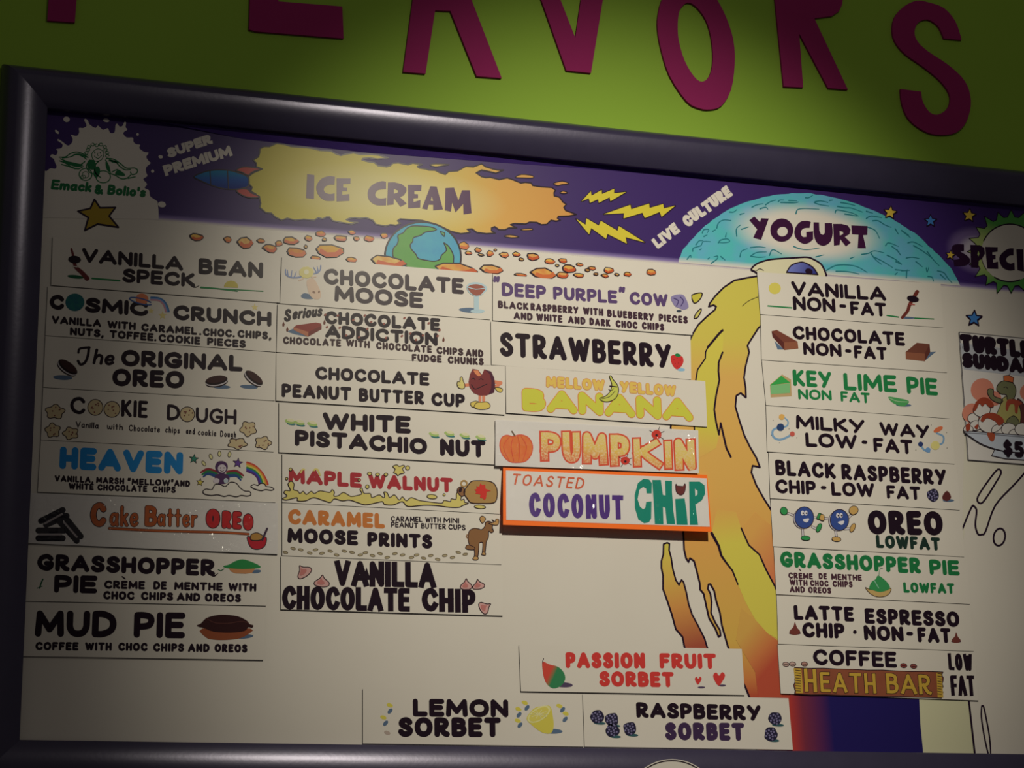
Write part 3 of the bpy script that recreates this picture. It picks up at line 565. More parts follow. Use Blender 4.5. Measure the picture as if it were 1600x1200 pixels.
right = [(1300, 1200), (1290, 1060), (1275, 990), (1262, 940), (1245, 890), (1225, 830), (1202.5, 793), (1193, 778), (1181.7, 758), (1174, 738), (1176, 727.5), (1187.5, 730), (1181.7, 715), (1171.7, 698), (1163, 680), (1156, 659), (1149, 635), (1150.6, 618), (1157.5, 614), (1165.6, 621), (1165, 605), (1162.5, 590), (1165, 572.5), (1170.6, 550), (1168, 540), (1170, 536), (1185, 512.5), (1205, 495), (1205, 431)]
fp.poly(left+right, PLUME, 3); fp.stroke(left, 2.7, KEY, 6); fp.stroke(right, 2.7, KEY, 6)
lA = [(1129, 516), (1122.5, 522.5), (1106, 542.5), (1102.5, 550), (1102, 560), (1090, 577.5), (1087.5, 592.5), (1084, 640), (1086, 700)]
lB = [(1129, 550.6), (1123, 566), (1122.5, 580), (1124, 594), (1119, 617.5), (1116, 640), (1119, 660), (1123.5, 679)]
YB = gradmat('print_yellow_tongue', bl(1110, 600), bl(1106, 716), [(0, (218, 202, 80)), (.6, (218, 200, 78)), (1, (227, 178, 90))])
fp.poly(lA[:7]+[(1082, 640), (1092, 716), (1119, 700)]+lB[::-1]+[(1130, 530)], YB, 4)
lC = [(1112, 833), (1123, 853), (1127, 868), (1134, 878), (1144.5, 891.5), (1153, 913)]
lD = [(1158, 825), (1170, 851.7), (1186.7, 866.7), (1197, 890), (1210.5, 915.5), (1216, 930)]
YT = gradmat('print_yellow_tongue_low', bl(1128, 790), bl(1136, 850), [(0, (227, 172, 86)), (1, (220, 204, 82))])
fp.poly(lC+[(1165, 941), (1180, 968), (1200, 990), (1218, 1000), (1222, 990), (1222, 930)]+lD[::-1]+[(1150, 800), (1120, 795)], YT, 4)
RO = gradmat('print_red_tongue', bl(1168, 842), bl(1216, 885), [(0, (226, 168, 84)), (1, (218, 128, 78))]); fp.poly(lD+[(1235, 930), (1215, 830), (1180, 800)], RO, 5)
RD = gradmat('print_red_corner', bl(1168, 985), bl(1212, 1030), [(0, (218, 168, 80)), (.6, (212, 126, 70)), (1, (194, 84, 58))]); fp.poly([(1158, 950), (1180, 968), (1200, 990), (1218, 1003), (1222, 1090), (1185, 1090), (1180, 1050), (1150, 1000)], RD, 5)
fp.stroke(lA, 2.2, KEY, 6); fp.stroke(lA[:3], 3.6, KEY, 7); fp.stroke(lB, 2.8, KEY, 6); fp.stroke([(1123.5, 679), (1126, 661)], 2.2, KEY, 6); fp.stroke([(1126, 661), (1130, 678), (1135, 700), (1142, 714)], 3, KEY, 6)
fp.stroke(lC, 3.4, KEY, 6, taper=(1.3, .6)); fp.stroke(lD, 2.5, KEY, 6); fp.stroke(cr([(1160, 478), (1170, 470), (1184, 464)], 4), .9, KEY, 6)
sf = board.part('side_flame', panel)
SF = gradmat('print_side_flame', bl(1040, 850), bl(1085, 1010), [(0, (216, 200, 82)), (.3, (220, 180, 80)), (.6, (216, 150, 76)), (1, (172, 84, 60))])
sfp = [(1042.5, 848), (1037, 850), (1036.5, 866), (1033.5, 876.5), (1033.5, 887), (1036, 899), (1036, 920), (1042.5, 938), (1050, 960.5), (1056, 983), (1066.5, 995), (1069, 1008.5), (1075, 1030), (1112, 1030), (1104, 1008.5), (1101, 998), (1092, 980), (1081.5, 960.5), (1076, 944), (1072.5, 926), (1068, 909.5), (1065, 906), (1063, 909.5), (1061, 914), (1056, 906.5), (1051.5, 890), (1048.5, 870.5), (1045.5, 860), (1046, 849.5)]
sf.shape(sfp, SF, KEY, 2.1, 4)
dr = board.part('flame_drop', panel); dr.shape(cr([(1081, 461), (1096, 457.5), (1096, 464), (1091, 470.6), (1085.6, 473.7), (1082.5, 470)], 3, True), ink((206, 192, 70)), KEY, 1.4, 4)
dr = board.part('flame_drop', panel); dr.shape(cr([(1095.6, 482.5), (1095, 487.5), (1090, 496), (1085, 497.5), (1086, 492.5), (1091, 485.6)], 3, True), ink((214, 200, 100)), KEY, 1.4, 4)
# --- pale head above the plume, ship body under it
hd = board.part('cartoon_head', panel)
hd.shape(cr([(1179, 424), (1174, 421.5), (1177.5, 416), (1186, 410.6), (1201, 406), (1220, 404), (1240, 403), (1261, 402), (1272.5, 406), (1284, 414), (1291, 429)], 4)+[(1291, 470), (1190, 470), (1190, 432)], ink((226, 216, 172)), KEY, 2.2, 8)
hd.shape(cr([(1229, 425.5), (1236, 415), (1247, 410.5), (1256, 410), (1270, 417.5), (1278, 429)], 4), gradmat('print_eye', bl(1235, 412), bl(1270, 430), [(0, (120, 128, 190)), (1, (56, 58, 128))]), KEY, 1.6, 10)
hd.poly(ell(1264, 424, 6, 4.5, 20), KEY, 12); hd.stroke([(1182, 423), (1187, 419.5), (1193, 422.5)], 1.2, KEY, 10)
sh = board.part('ship_body', panel)
m = gradmat('print_ship', bl(1236, 1130), bl(1300, 1128), [(0, (188, 62, 52)), (.3, (128, 50, 66)), (1, (38, 30, 92))])
sh.poly([(1236, 1040), (1230, 1190), (1443, 1190), (1442, 1170), (1438, 1130), (1434, 1040)], m, 7)
sh.poly([(1434, 1040), (1438, 1130), (1442, 1170), (1443, 1190), (1526, 1190), (1518, 1132), (1512, 1040)], ink((220, 214, 168)), 4)
sh.stroke([(1510, 1060), (1514, 1096), (1518, 1132), (1524, 1185)], 3, KEY, 8)
sh.stroke(cr([(1534, 1103), (1533.5, 1120), (1538, 1150), (1545, 1180), (1548, 1178), (1546, 1150), (1541, 1122), (1537, 1104), (1534, 1103)], 4), 2.2, KEY, 8)
sq = board.part('splash_outline', panel)
PALE = ink((226, 217, 188))
sq.poly(cr([(1504, 829), (1512, 806), (1519, 791), (1522, 791), (1526, 798), (1524, 820), (1528, 834), (1534, 835), (1540, 830), (1555, 790), (1582, 760), (1600, 740), (1640, 690), (1640, 560), (1560, 540), (1515, 560)], 3, True), PALE, 2)
sq.stroke(cr([(1563, 734), (1557, 735), (1540, 757), (1528, 776), (1528, 784), (1534, 786), (1543, 775), (1556, 754), (1564, 740), (1563, 734)], 4), 2.8, KEY, 5)
sq.stroke(cr([(1498, 840), (1504, 826), (1512, 806), (1519, 791), (1522, 791), (1526, 798), (1524, 820), (1528, 834), (1534, 835), (1540, 830), (1555, 790), (1582, 760), (1600, 740), (1640, 690)], 4), 2.8, KEY, 5)
sq.stroke(ell(1561.5, 839, 9, 13.5, 10)+[ell(1561.5, 839, 9, 13.5, 10)[0]], 2.8, KEY, 5)
board.done()
# ---------------------------------------------------------------- round badge on the lower rail
dsc = Thing('round_badge', 'round white disc with a dark outline on the lower frame rail', 'badge', at(1050, 1259, yc-.0022), None, (Vector((0, yc-.002, 0)), Vector((0, -1, 0))))
p = dsc.part('disc'); ce = [at(x, y, yc-.002) for x, y in ell(1050, 1259, 73, 73, 0, 64)]
p.face(ce, WHITE); p.face([Vector((v.x, yc-.0005, v.z)) for v in reversed(ce)], WHITE)
for i in range(64): a, b = ce[i], ce[(i+1) % 64]; p.face([a, Vector((a.x, yc-.0005, a.z)), Vector((b.x, yc-.0005, b.z)), b], WHITE)
p = dsc.part('outline'); e1 = ell(1050, 1259, 70.5, 70.5, 0, 64); p.stroke(e1+[e1[0]], 1.8, BLACK, 2)
dsc.done()
# ---------------------------------------------------------------- magnetic flavour strips
INK = BLACK; BROWN = ink((92, 44, 36)); SHADOW = ink((96, 116, 136)); GREEN = ink((40, 130, 70)); DGREEN = ink((28, 92, 58)); OUT = ink((52, 34, 40)); LILAC = ink((96, 72, 112))
LY = ink((226, 212, 120)); ORANGE = ink((214, 122, 58)); REDI = ink((216, 66, 58)); TEAL = ink((24, 138, 112)); CHOC = ink((112, 58, 42)); TAN = ink((206, 170, 112)); BLUE = ink((40, 136, 196)); SKYB = ink((150, 190, 206)); PALEY = ink((232, 222, 150)); PINK = ink((228, 168, 140))
TF = .0012
def strip(label, q, group='white flavour strips on the menu board', d=(0, 0, 0), t=TF, name='flavour_strip', cat='sign', face=None, edge=None, extra=None):
    """q = TL, TR, BR, BL photo pixels of the front face; d = how far TL, TR, BR stand off the board"""
    P = [at(x, y, -t-.0012-(d[i] if i < 3 else d[0]+d[2]-d[1])) for i, (x, y) in enumerate(q)]
    n = (P[1]-P[0]).cross(P[0]-P[3]).normalized()
    if n.y > 0: n = -n
    if d == (0, 0, 0): n = Vector((0, -1, 0))
    base = (P[2]+P[3])/2
    th = Thing(name, label, cat, base-n*t, group, (P[0], n))
    b = th.part('magnetic_sheet' if not extra else extra); B = [p-n*t for p in P]
    b.face([P[3], P[2], P[1], P[0]], face or WHITE)
    for i in range(4): j = (i+1) % 4; b.face([P[i], P[j], B[j], B[i]], edge or EDGE)
    b.face(B, edge or EDGE)
    return th
def cookie(p, cx, cy, rx, ry, rot, fill=None):
    """black sandwich cookie seen from the side"""
    c, s = math.cos(math.radians(rot+90)), math.sin(math.radians(rot+90)); dk = ink((40, 26, 28))
    for k, (m, e) in enumerate(((dk, 5.5), (ink((206, 196, 188)), 3.6), (dk, 1.6), (ink((66, 40, 38)), 0))):
        p.poly(ell(cx+c*e, cy+s*e, rx*(1 if k != 3 else .9), ry*(1 if k != 3 else .8), rot), m, 2+k)
def lets(th, rows, h, wt=.22, m=None, **k):
    for r in rows: words(th.part('lettering'), [r], h, wt, m, **k)
# ---- left column
th = strip('white strip reading VANILLA BEAN SPECK, top of the left column', [(82.5, 370), (437, 400.5), (437, 473), (80, 445.5)])
p = th.part('lettering'); words(p, [('VANILLA', 127.5, 409.5, 286, 423.5), ('BEAN', 310, 428, 411, 435, 25), ('SPECK', 191, 441, 305, 449, 22)], 22.5, .23)
p.stroke(cr([(296, 443), (302, 448), (307, 448.5), (311, 446)], 4), 3, INK, 1, taper=(1.2, .3))
p = th.part('meadow_picture'); p.stroke([(144, 435), (187, 438.5)], 2.6, GREEN, 1); p.stroke([(314, 449), (340, 451), (371, 455)], 2.4, GREEN, 3, taper=(1.2, .7)); p.stroke([(340, 451), (411, 455)], 1.6, GREEN, 3)
p.poly(ell(361, 448, 11, 9.5, 0, 20, 175, 370), ink((206, 188, 92)), 2)
p = th.part('vanilla_bean_picture'); p.poly(ell(118, 432.5, 13, 2.8, 6), DGREEN, 1); p.stroke(cr([(111.5, 389), (114, 398), (116, 410), (119, 418), (128, 426), (136, 435)], 4), 10, ink((112, 46, 46)), 2, taper=(.3, .75)); p.poly(ell(116.5, 405.5, 10, 6, 5), INK, 4); p.stroke([(114, 416), (121, 417)], 1.4, WHITE, 5)
th.done()
th = strip('white strip reading COSMIC CRUNCH, with a globe for the letter O', [(75, 447), (432, 474), (431, 550), (71, 524)])
lets(th, [('C', 77, 483, 100, 485), ('SMIC', 132.5, 488, 231.5, 494.5), ('CRUNCH', 270.5, 499.5, 424, 510.5)], 23.5, .25)
p = th.part('ingredient_text'); words(p, [('VANILLA', 80.5, 505.5, 158, 511.5), ('WITH', 167.5, 513, 212, 516), ('CARAMEL', 220.5, 517.5, 308, 523.5), ('.', 311, 524, 313.5, 524), ('CHOC.', 317, 525, 367, 527.5), ('CHIPS,', 371, 527.5, 424, 531), ('NUTS,', 109, 523.8, 162, 527.5), ('TOFFEE.', 171, 528, 244.5, 533.5), ('COOKIE', 247.5, 534, 313, 539), ('PIECES', 323.5, 539.5, 384, 544)], 12.5, .27)
p = th.part('globe_picture'); m = noisy('print_small_globe', (28, 70, 110), (40, 130, 96), 160, .42, .4); p.poly(ell(117, 472.3, 14.8, 13.8), m, 2)
p = th.part('ringed_planet_picture'); p.poly(ell(222, 467, 10, 8.5, 10), ink((226, 130, 86)), 2); p.stroke(ell(220, 470.5, 18, 4, 14, 24, 20, 330), 2, ink((70, 96, 150)), 3)
p = th.part('rainbow_picture')
for k, c in enumerate(((58, 110, 160), (110, 150, 190), (206, 140, 150))): p.stroke(cr([(236, 464.5+k*2), (248, 465.5+k*2), (257-k, 471+k*2), (262-2*k, 480+k), (264-2.4*k, 487)], 4), 2.4, ink(c), 2)
for x, y, r in ((236, 486, 5), (254, 493, 7), (398, 480, 6), (262, 478, 3)): p = th.part('star_picture'); p.poly(starp(x, y, r), ink((226, 206, 130)), 1)
th.done()
th = strip('white strip with heavy black lettering and three black sandwich cookies', [(71, 525), (431, 551), (430, 626), (67.5, 605)])
p = th.part('lettering'); words(p, [('ORIGINAL', 189, 572, 379, 580.8), ('OREO', 175, 603, 287.5, 607.5, 27.5)], 26, .28)
p.stroke(cr([(122.5, 551), (124, 545.5), (131, 543.5), (140, 543)], 4), 3.6, INK, 1); p.stroke(cr([(139, 543), (137.5, 555), (133, 566), (126, 569.5), (122, 564)], 4), 4.2, INK, 1)
word(p, 'he', 144, 569, 177.5, 571.5, 25, .16, slant=.18)
for nm, a, sh_ in (('cookie_picture', (107, 572, 17.5, 7.5, 36), (98, 590, 15, 3.8, 3)), ('cookie_picture', (338, 592.5, 17.5, 7, -9), (346, 604.5, 14, 3, 2)), ('cookie_picture', (398, 589, 16.5, 6.5, 38), (389, 604.5, 14, 3.2, 4))):
    p = th.part(nm); p.poly(ell(*sh_), SHADOW, 1); cookie(p, *a)
th.done()
th = strip('white hand-drawn strip reading COOKIE DOUGH with speckled cookies as letters', [(67.5, 606), (430, 627), (428, 706), (64, 687)])
lets(th, [('C', 109, 646, 133, 648, 27), ('KIE', 189, 651, 230.6, 653.5, 27), ('D', 260.5, 656, 281, 657.5, 24.5), ('UGH', 305.5, 660, 369.5, 664, 24)], 26, .17)
p = th.part('ingredient_text'); words(p, [('Vanilla', 118, 668, 154, 670), ('with', 167, 670.5, 192, 672.5), ('Chocolate', 201, 673.5, 250, 676), ('chips', 258, 676, 281, 677.5), ('and', 290.5, 678, 304.5, 679), ('cookie', 309, 680, 338, 682), ('Dough', 344, 682.5, 369, 684)], 10, .14, gap=.12)
CK = ink((206, 184, 136)); CP = ink((130, 66, 60))
def dough(x, y, rx, ry, sd, rnd=False):
    p = th.part('cookie_picture' if rnd else 'dough_picture'); p.shape(ell(x, y, rx, ry) if rnd else [(x+rx*(1+.16*math.cos(5*a+sd))*math.cos(a), y+ry*(1+.16*math.cos(5*a+sd))*math.sin(a)) for a in [2*PI*i/30 for i in range(30)]], CK, OUT, 1, 1)
    R = random.Random(sd)
    for i in range(7 if rnd else 5): a = R.uniform(0, 6.3); k = R.uniform(.2, .75); p.disc(x+rx*k*math.cos(a), y+ry*k*math.sin(a), 1.1, CP, 4)
for i, a in enumerate(((149, 636.5, 11.8, 12.4), (175, 639.5, 12.5, 12.4), (292.7, 647.3, 11.4, 11.6))): dough(*a, i, True)
for i, a in enumerate(((86, 643.5, 14, 10.5), (82.5, 672.5, 11, 10.5), (110.5, 677, 11.5, 9), (388, 670, 12, 11), (371, 693, 14, 8), (411, 692, 12, 9.5))): dough(*a, 20+i)
th.done()
th = strip('white strip reading HEAVEN in big blue letters, with a rainbow', [(64, 688), (431, 707), (431, 785), (59, 768.5)])
p = th.part('lettering'); word(p, 'HEAVEN', 92.5, 732.5, 285.5, 741.5, 35, .3, BLUE)
p = th.part('ingredient_text'); words(p, [('VANILLA,', 85, 752.5, 146, 755), ('MARSH', 150, 755, 194, 757), ('"', 199, 757, 204, 757), ('MELLOW', 205.5, 757.5, 266, 759.5), ('"', 267, 759, 271, 759), ('AND', 272, 760, 297, 761), ('WHITE', 107, 764.5, 146.5, 766), ('CHOCOLATE', 152, 766.5, 230, 769), ('CHIPS', 238, 769.5, 274.5, 770.5)], 10.3, .24)
for x, y, r, c in ((303, 717, 7.5, (60, 140, 110)), (371.5, 723.5, 8, (104, 70, 140)), (312.5, 753.5, 6, (226, 206, 90))): p = th.part('star_picture'); p.shape(starp(x, y, r, 8), ink(c), OUT, .7, 1)
p = th.part('rainbow_picture')
for k, c in enumerate(((206, 70, 56), (226, 150, 60), (220, 206, 90), (50, 140, 70), (60, 80, 170), (90, 50, 120))):
    p.stroke(cr([(386, 722.5+k*2.7), (398-k*.3, 727.5+k*2.6), (409-k*1.3, 738+k*1.8), (416-k*2.2, 750+k), (418.5-k*2.8, 757+k*.4)], 4), 3, ink(c), 1)
def cloud(p, pts, lay=4): q = cr(pts, 5, True); p.shape(q, WHITE, INK, 1.2, lay)
p = th.part('cloud_picture'); cloud(p, [(317, 768), (322, 764), (331, 765), (336, 757), (344, 757), (352, 760), (360, 753.5), (369, 755), (375, 762), (382, 767), (390, 768), (392, 773), (386, 775), (377, 774), (369, 776), (358, 774), (350, 775.5), (340, 773), (330, 774), (320, 772)])
p = th.part('cloud_picture'); cloud(p, [(392, 760), (397, 757), (403, 758.5), (407, 755.5), (413, 756), (416, 760), (423, 761), (428, 764), (424, 766), (415, 765), (408, 766.5), (398, 764)])
p = th.part('angel_picture'); WG = ink((50, 110, 90)); VI = ink((84, 54, 90))
for s_ in (-1, 1):
    for k, c in enumerate(((150, 50, 56), (46, 126, 70), (50, 80, 130))): p.stroke(cr([(347+s_*9, 738+k*3), (347+s_*22, 733+k*3.6+(3 if s_ > 0 else 0)), (347+s_*(33-k*2), 738+k*3.4+(5 if s_ > 0 else 0))], 4), 5.5, ink(c), 1, taper=(1, .5))
p.poly(blob(346, 731, 10.5, 10, 4, 9, .12), VI, 2); p.poly(ell(347, 732, 6.5, 6.5), ink((214, 200, 196)), 4); p.poly(blob(346, 748, 12, 8.5, 6, 8, .12), VI, 2); p.poly(ell(338, 751, 5, 4), ink((214, 200, 196)), 4); p.poly(ell(353, 751, 3.5, 4), ink((190, 200, 196)), 4); p.disc(344.5, 731, .8, OUT, 6); p.disc(350, 731, .8, OUT, 6); p.stroke(cr([(344, 734.5), (347, 736.5), (350, 734.5)], 3), .8, OUT, 6)
p = th.part('glow_picture')
for x, y, r in ((318.5, 724, -35), (329.5, 713.5, -20), (343, 709, 0), (358.5, 710, 10)): p.shape(ell(x, y, 2.4, 4.4, r), PALEY, OUT, .7, 1)
th.done()
# laminated hand-made strips: clear wrinkled film over them
def film_mat(name, sc_, tilt=.9, thr=.05, seed=0):
    m = bpy.data.materials.new(name); m.use_nodes = True; nt = m.node_tree; nt.nodes.clear()
    out = N(m, 'ShaderNodeOutputMaterial'); tr = N(m, 'ShaderNodeBsdfTransparent'); gl_ = N(m, 'ShaderNodeBsdfGlossy'); mx = N(m, 'ShaderNodeMixShader')
    gl_.inputs['Roughness'].default_value = .13; fr = N(m, 'ShaderNodeFresnel'); fr.inputs['IOR'].default_value = 1.6
    tc = N(m, 'ShaderNodeTexCoord'); mp = N(m, 'ShaderNodeMapping'); mp.inputs['Location'].default_value = (seed, 0, seed*.7); L(m, tc.outputs['Object'], mp.inputs[0])
    nz = N(m, 'ShaderNodeTexNoise'); nz.inputs['Scale'].default_value = sc_*1.2; nz.inputs['Detail'].default_value = 3; L(m, mp.outputs[0], nz.inputs['Vector'])
    ad = N(m, 'ShaderNodeVectorMath', operation='MULTIPLY_ADD'); L(m, nz.outputs['Color'], ad.inputs[0]); ad.inputs[1].default_value = (.02, .02, .02); L(m, mp.outputs[0], ad.inputs[2])
    vo = N(m, 'ShaderNodeTexVoronoi', feature='DISTANCE_TO_EDGE'); vo.inputs['Scale'].default_value = sc_; L(m, ad.outputs[0], vo.inputs['Vector'])
    mr = N(m, 'ShaderNodeMapRange'); mr.inputs['From Max'].default_value = thr; mr.inputs['To Min'].default_value = 1; mr.inputs['To Max'].default_value = 0; L(m, vo.outputs['Distance'], mr.inputs['Value'])
    n2 = N(m, 'ShaderNodeTexNoise'); n2.inputs['Scale'].default_value = sc_*2.5; n2.inputs['Detail'].default_value = 4; L(m, mp.outputs[0], n2.inputs['Vector'])
    s2 = N(m, 'ShaderNodeMath', operation='MULTIPLY_ADD'); L(m, n2.outputs['Fac'], s2.inputs[0]); s2.inputs[1].default_value = .55; L(m, mr.outputs[0], s2.inputs[2])
    bp = N(m, 'ShaderNodeBump'); bp.inputs['Strength'].default_value = tilt; bp.inputs['Distance'].default_value = .0018; L(m, s2.outputs[0], bp.inputs['Height'])
    L(m, bp.outputs[0], gl_.inputs['Normal']); L(m, fr.outputs[0], mx.inputs[0]); L(m, tr.outputs[0], mx.inputs[1]); L(m, gl_.outputs[0], mx.inputs[2]); L(m, mx.outputs[0], out.inputs['Surface'])
    return m
def film(th, q, m, lay=14):
    p = th.part('clear_film', None, 'clear wrinkled plastic film'); p.poly(q, m, lay)
th = strip('grey-white laminated hand-lettered strip with brown Cake Batter lettering and a red bowl', [(44, 770), (434, 786), (434, 866), (40, 848.5)], face=PAPER)
p = th.part('lettering')
for grow, m, lay in ((3, OUT, 1), (0, ink((190, 96, 48)), 2)):
    word(p, 'C', 141, 822, 165, 823, 37, .22, m, lay, grow=grow*.8, raw=True); word(p, 'ake', 171, 822, 216, 823, 32, .135, m, lay, grow=grow*.6, raw=True); word(p, 'B', 226, 822, 245, 823, 32, .2, m, lay, grow=grow*.6, raw=True); word(p, 'atter', 246, 822, 308, 824, 29, .13, m, lay, grow=grow*.6, raw=True)
    p.stroke(cr([(171, 825.5), (240, 829), (310, 831), (350, 832), (388, 834.5)], 4), 4.2+grow*.6, m, lay, taper=(.8, .7))
for grow, m, lay in ((3, OUT, 1), (0, ink((200, 48, 48)), 2)):
    word(p, 'O', 322, 824.5, 343, 825, 29, .32, m, lay, grow=grow*.8, raw=True); word(p, 'RE', 347, 825, 377, 827, 27, .25, m, lay, grow=grow*.7, raw=True); word(p, 'O', 380, 828, 395, 828.5, 25, .3, m, lay, grow=grow*.8, raw=True)
p = th.part('cookie_picture'); dk = ink((30, 26, 34)); gr = ink((170, 158, 150))
for a, b in (((64, 814), (98, 797)), ((72, 820), (104, 806)), ((60, 829), (100, 829)), ((60, 841), (98, 841)), ((100, 806), (126, 838)), ((94, 816), (120, 845))): p.stroke([a, b], 9.5, dk, 1)
for a, b in (((70, 818), (97, 803)), ((61, 835), (96, 835)), ((100, 816), (120, 839))): p.stroke([a, b], 3, gr, 2)
p = th.part('bowl_picture'); p.shape(cr([(387, 838), (388, 848), (393, 856), (402, 858.5), (412, 855), (416, 847), (415, 839), (402, 843)], 3, True), ink((196, 40, 52)), OUT, 1, 1); p.shape(blob(401, 839, 11, 6, 9, 8, .12), ink((190, 140, 70)), OUT, 1, 3); p.stroke([(410, 843), (417.5, 826)], 3.4, ink((70, 52, 70)), 6)
film(th, [(44, 770), (434, 786), (434, 866), (40, 848.5)], film_mat('film_crinkled', 40, 1.0, .07)); th.done()
th = strip('white strip reading GRASSHOPPER PIE in black, with a green-topped pie', [(44, 853), (418, 868), (416, 946.5), (40, 939)])
p = th.part('lettering'); words(p, [('GRASSHOPPER', 57.5, 891.5, 336, 900.5, 26.5), ('PIE', 84, 926, 151.5, 927.5, 28)], 26, .25); p.stroke(cr([(330, 898), (335, 900), (341, 895.5)], 4), 3, INK, 1, taper=(1.2, .3))
p = th.part('ingredient_text'); words(p, [('CREME', 162.5, 919.8, 226.5, 921), ('DE', 239.5, 921, 260.5, 921.5), ('MENTHE', 272, 922, 348, 923.5), ('WITH', 356.5, 923.5, 400.5, 924.5), ('CHOC', 161, 936.5, 210, 937.5), ('CHIPS', 220, 937.5, 270.5, 938.8), ('AND', 276, 939, 313, 939.8), ('OREOS', 320, 940, 376.5, 941.2)], 13.2, .26); p.stroke([(191, 901), (195.5, 904.5)], 2.2, INK, 1)
p = th.part('pie_picture'); p.poly(ell(400, 893, 8, 2.8, -6), SHADOW, 1); p.poly([(356, 886), (399, 888), (394, 895), (384, 896.5), (368, 896), (361, 893)], ink((206, 142, 90)), 2); p.poly(cr([(349, 884.5), (358, 882), (368, 876.5), (379, 874), (391, 877), (406, 884), (404, 887.5), (380, 889), (355, 887.5)], 3, True), ink((52, 142, 74)), 3)
p = th.part('grasshopper_picture'); p.stroke(cr([(67, 905), (64, 912), (62, 919)], 3), 2.2, DGREEN, 1); p.stroke([(58, 919), (66, 916)], 1.2, DGREEN, 1); p.stroke([(341, 890), (345, 892), (350, 889)], 1.4, DGREEN, 1)
th.done()
th = strip('white strip reading MUD PIE, bottom of the left column', [(35, 940.5), (414, 948), (412, 1031), (31, 1025)])
p = th.part('lettering'); words(p, [('MUD', 54, 995, 181.5, 996, 41.5), ('PIE', 208.5, 996.5, 289, 997.5, 40.5)], 41, .215)
p = th.part('ingredient_text'); words(p, [('COFFEE', 55, 1016, 122.5, 1016.5), ('WITH', 132.5, 1016.5, 174.5, 1017), ('CHOC', 184.5, 1017, 230.5, 1017.5), ('CHIPS', 239, 1018, 287.5, 1018.5), ('AND', 293.5, 1018.8, 327.5, 1019), ('OREOS', 335, 1019, 386.5, 1019.8)], 13.2, .26)
p = th.part('pie_picture'); p.poly(ell(381, 994.5, 15, 3.4, -4), SHADOW, 1); p.poly(cr([(316, 982), (322, 996), (334, 999.5), (352, 1000), (372, 998), (386, 992), (391, 982)], 3, True), ink((156, 84, 52)), 2); p.poly(cr([(307.5, 977), (314, 974), (322, 966), (336, 961.5), (352, 960.5), (372, 963), (386, 970), (390, 975), (396, 977), (394, 981), (388, 980), (382, 986), (360, 988.5), (334, 987), (318, 981), (311, 979.5)], 3, True), ink((60, 32, 32)), 3); p.stroke(cr([(322, 966), (336, 973), (356, 974), (376, 971), (388, 973)], 4), .8, ink((110, 66, 56)), 5)
th.done()
# ---- second column
G1, G2 = (84, 74, 78), (62, 50, 58)
th = strip('white strip reading CHOCOLATE MOOSE, with a pale moose head and a dessert glass', [(440.5, 401), (769, 427.5), (766, 499.5), (437.5, 474)])
p = th.part('lettering'); words(p, [('CHOCOLATE', 505.5, 444, 725, 460), ('MOOSE', 522.5, 471, 661.5, 482)], 25, .23, ink((58, 44, 52)))
p = th.part('moose_picture'); AN = ink((132, 146, 178)); FL = ink((226, 196, 164))
p.poly(cr(sc([(480, 340), (560, 320), (620, 420), (650, 500), (640, 570), (580, 580), (520, 540), (480, 430)], 8, 420, 395), 3, True), FL, 2); p.poly(cr(sc([(400, 540), (440, 505), (510, 520), (560, 570), (500, 580), (430, 570)], 8, 420, 395), 3, True), SHADOW, 1)
p.stroke(cr(sc([(210, 210), (215, 270), (270, 305), (340, 310), (400, 300)], 8, 420, 395), 4), 4, AN, 3, taper=(.5, .6)); p.stroke(cr(sc([(560, 260), (610, 250), (645, 210), (650, 160)], 8, 420, 395), 4), 3.6, AN, 3, taper=(.5, .6))
for a, b in (((240, 290), (235, 215)), ((280, 300), (290, 220)), ((320, 300), (345, 235)), ((600, 250), (560, 180)), ((620, 240), (605, 165))): p.stroke(sc([a, b], 8, 420, 395), 1.8, AN, 3, taper=(1.2, .5))
for i in range(9): a = i*.7; p.poly(ell(420+(470+52*math.cos(a))/8, 395+(245+38*math.sin(a))/8, 5, 4.5), ink((226, 212, 132)), 4)
p.disc(420+470/8, 395+240/8, 4, ink((236, 228, 190)), 6); p.poly(ell(490.5, 456.5, 2.4, 1.6, 30), ink((150, 116, 96)), 4); p.poly(ell(498.5, 456, 1.4, 2, 20), ink((150, 116, 96)), 4); p.stroke(sc([(380, 345), (430, 325)], 8, 420, 395), 2, FL, 3); p.stroke(sc([(540, 305), (590, 298)], 8, 420, 395), 2, FL, 3)
p = th.part('dessert_glass_picture'); GB = ink((186, 208, 206)); p.poly(cr(sc([(935, 515), (980, 490), (1120, 490), (1130, 545), (1020, 545)], 8, 600, 420), 3, True), SHADOW, 1); p.poly(ell(600+1170/8, 420+530/8, 11, 3.2), GB, 2); p.poly(sc([(1125, 340), (1185, 340), (1185, 520), (1125, 520)], 8, 600, 420), GB, 3); p.poly(ell(600+1160/8, 420+240/8, 16.5, 9, 6), GB, 1); p.poly(cr(sc([(1045, 235), (1090, 200), (1180, 195), (1265, 235), (1240, 290), (1165, 345), (1090, 300)], 8, 600, 420), 3, True), ink((160, 88, 70)), 4); p.stroke(cr(sc([(1035, 225), (1060, 290), (1150, 340), (1240, 310), (1270, 240)], 8, 600, 420), 3), 1, GB, 6); p.stroke(cr(sc([(1050, 230), (1150, 255), (1265, 240)], 8, 600, 420), 3), 1.3, GB, 6)
th.done()
th = strip('white strip with dripping chocolate lettering and a slab of chocolate', [(434, 475), (766, 500.5), (766, 571), (432, 550)])
p = th.part('lettering'); word(p, 'S', 443, 503, 454, 502.5, 20, .2, slant=.1); word(p, 'erious', 455.5, 500, 502.5, 494.5, 19, .17, slant=.2, gap=.02)
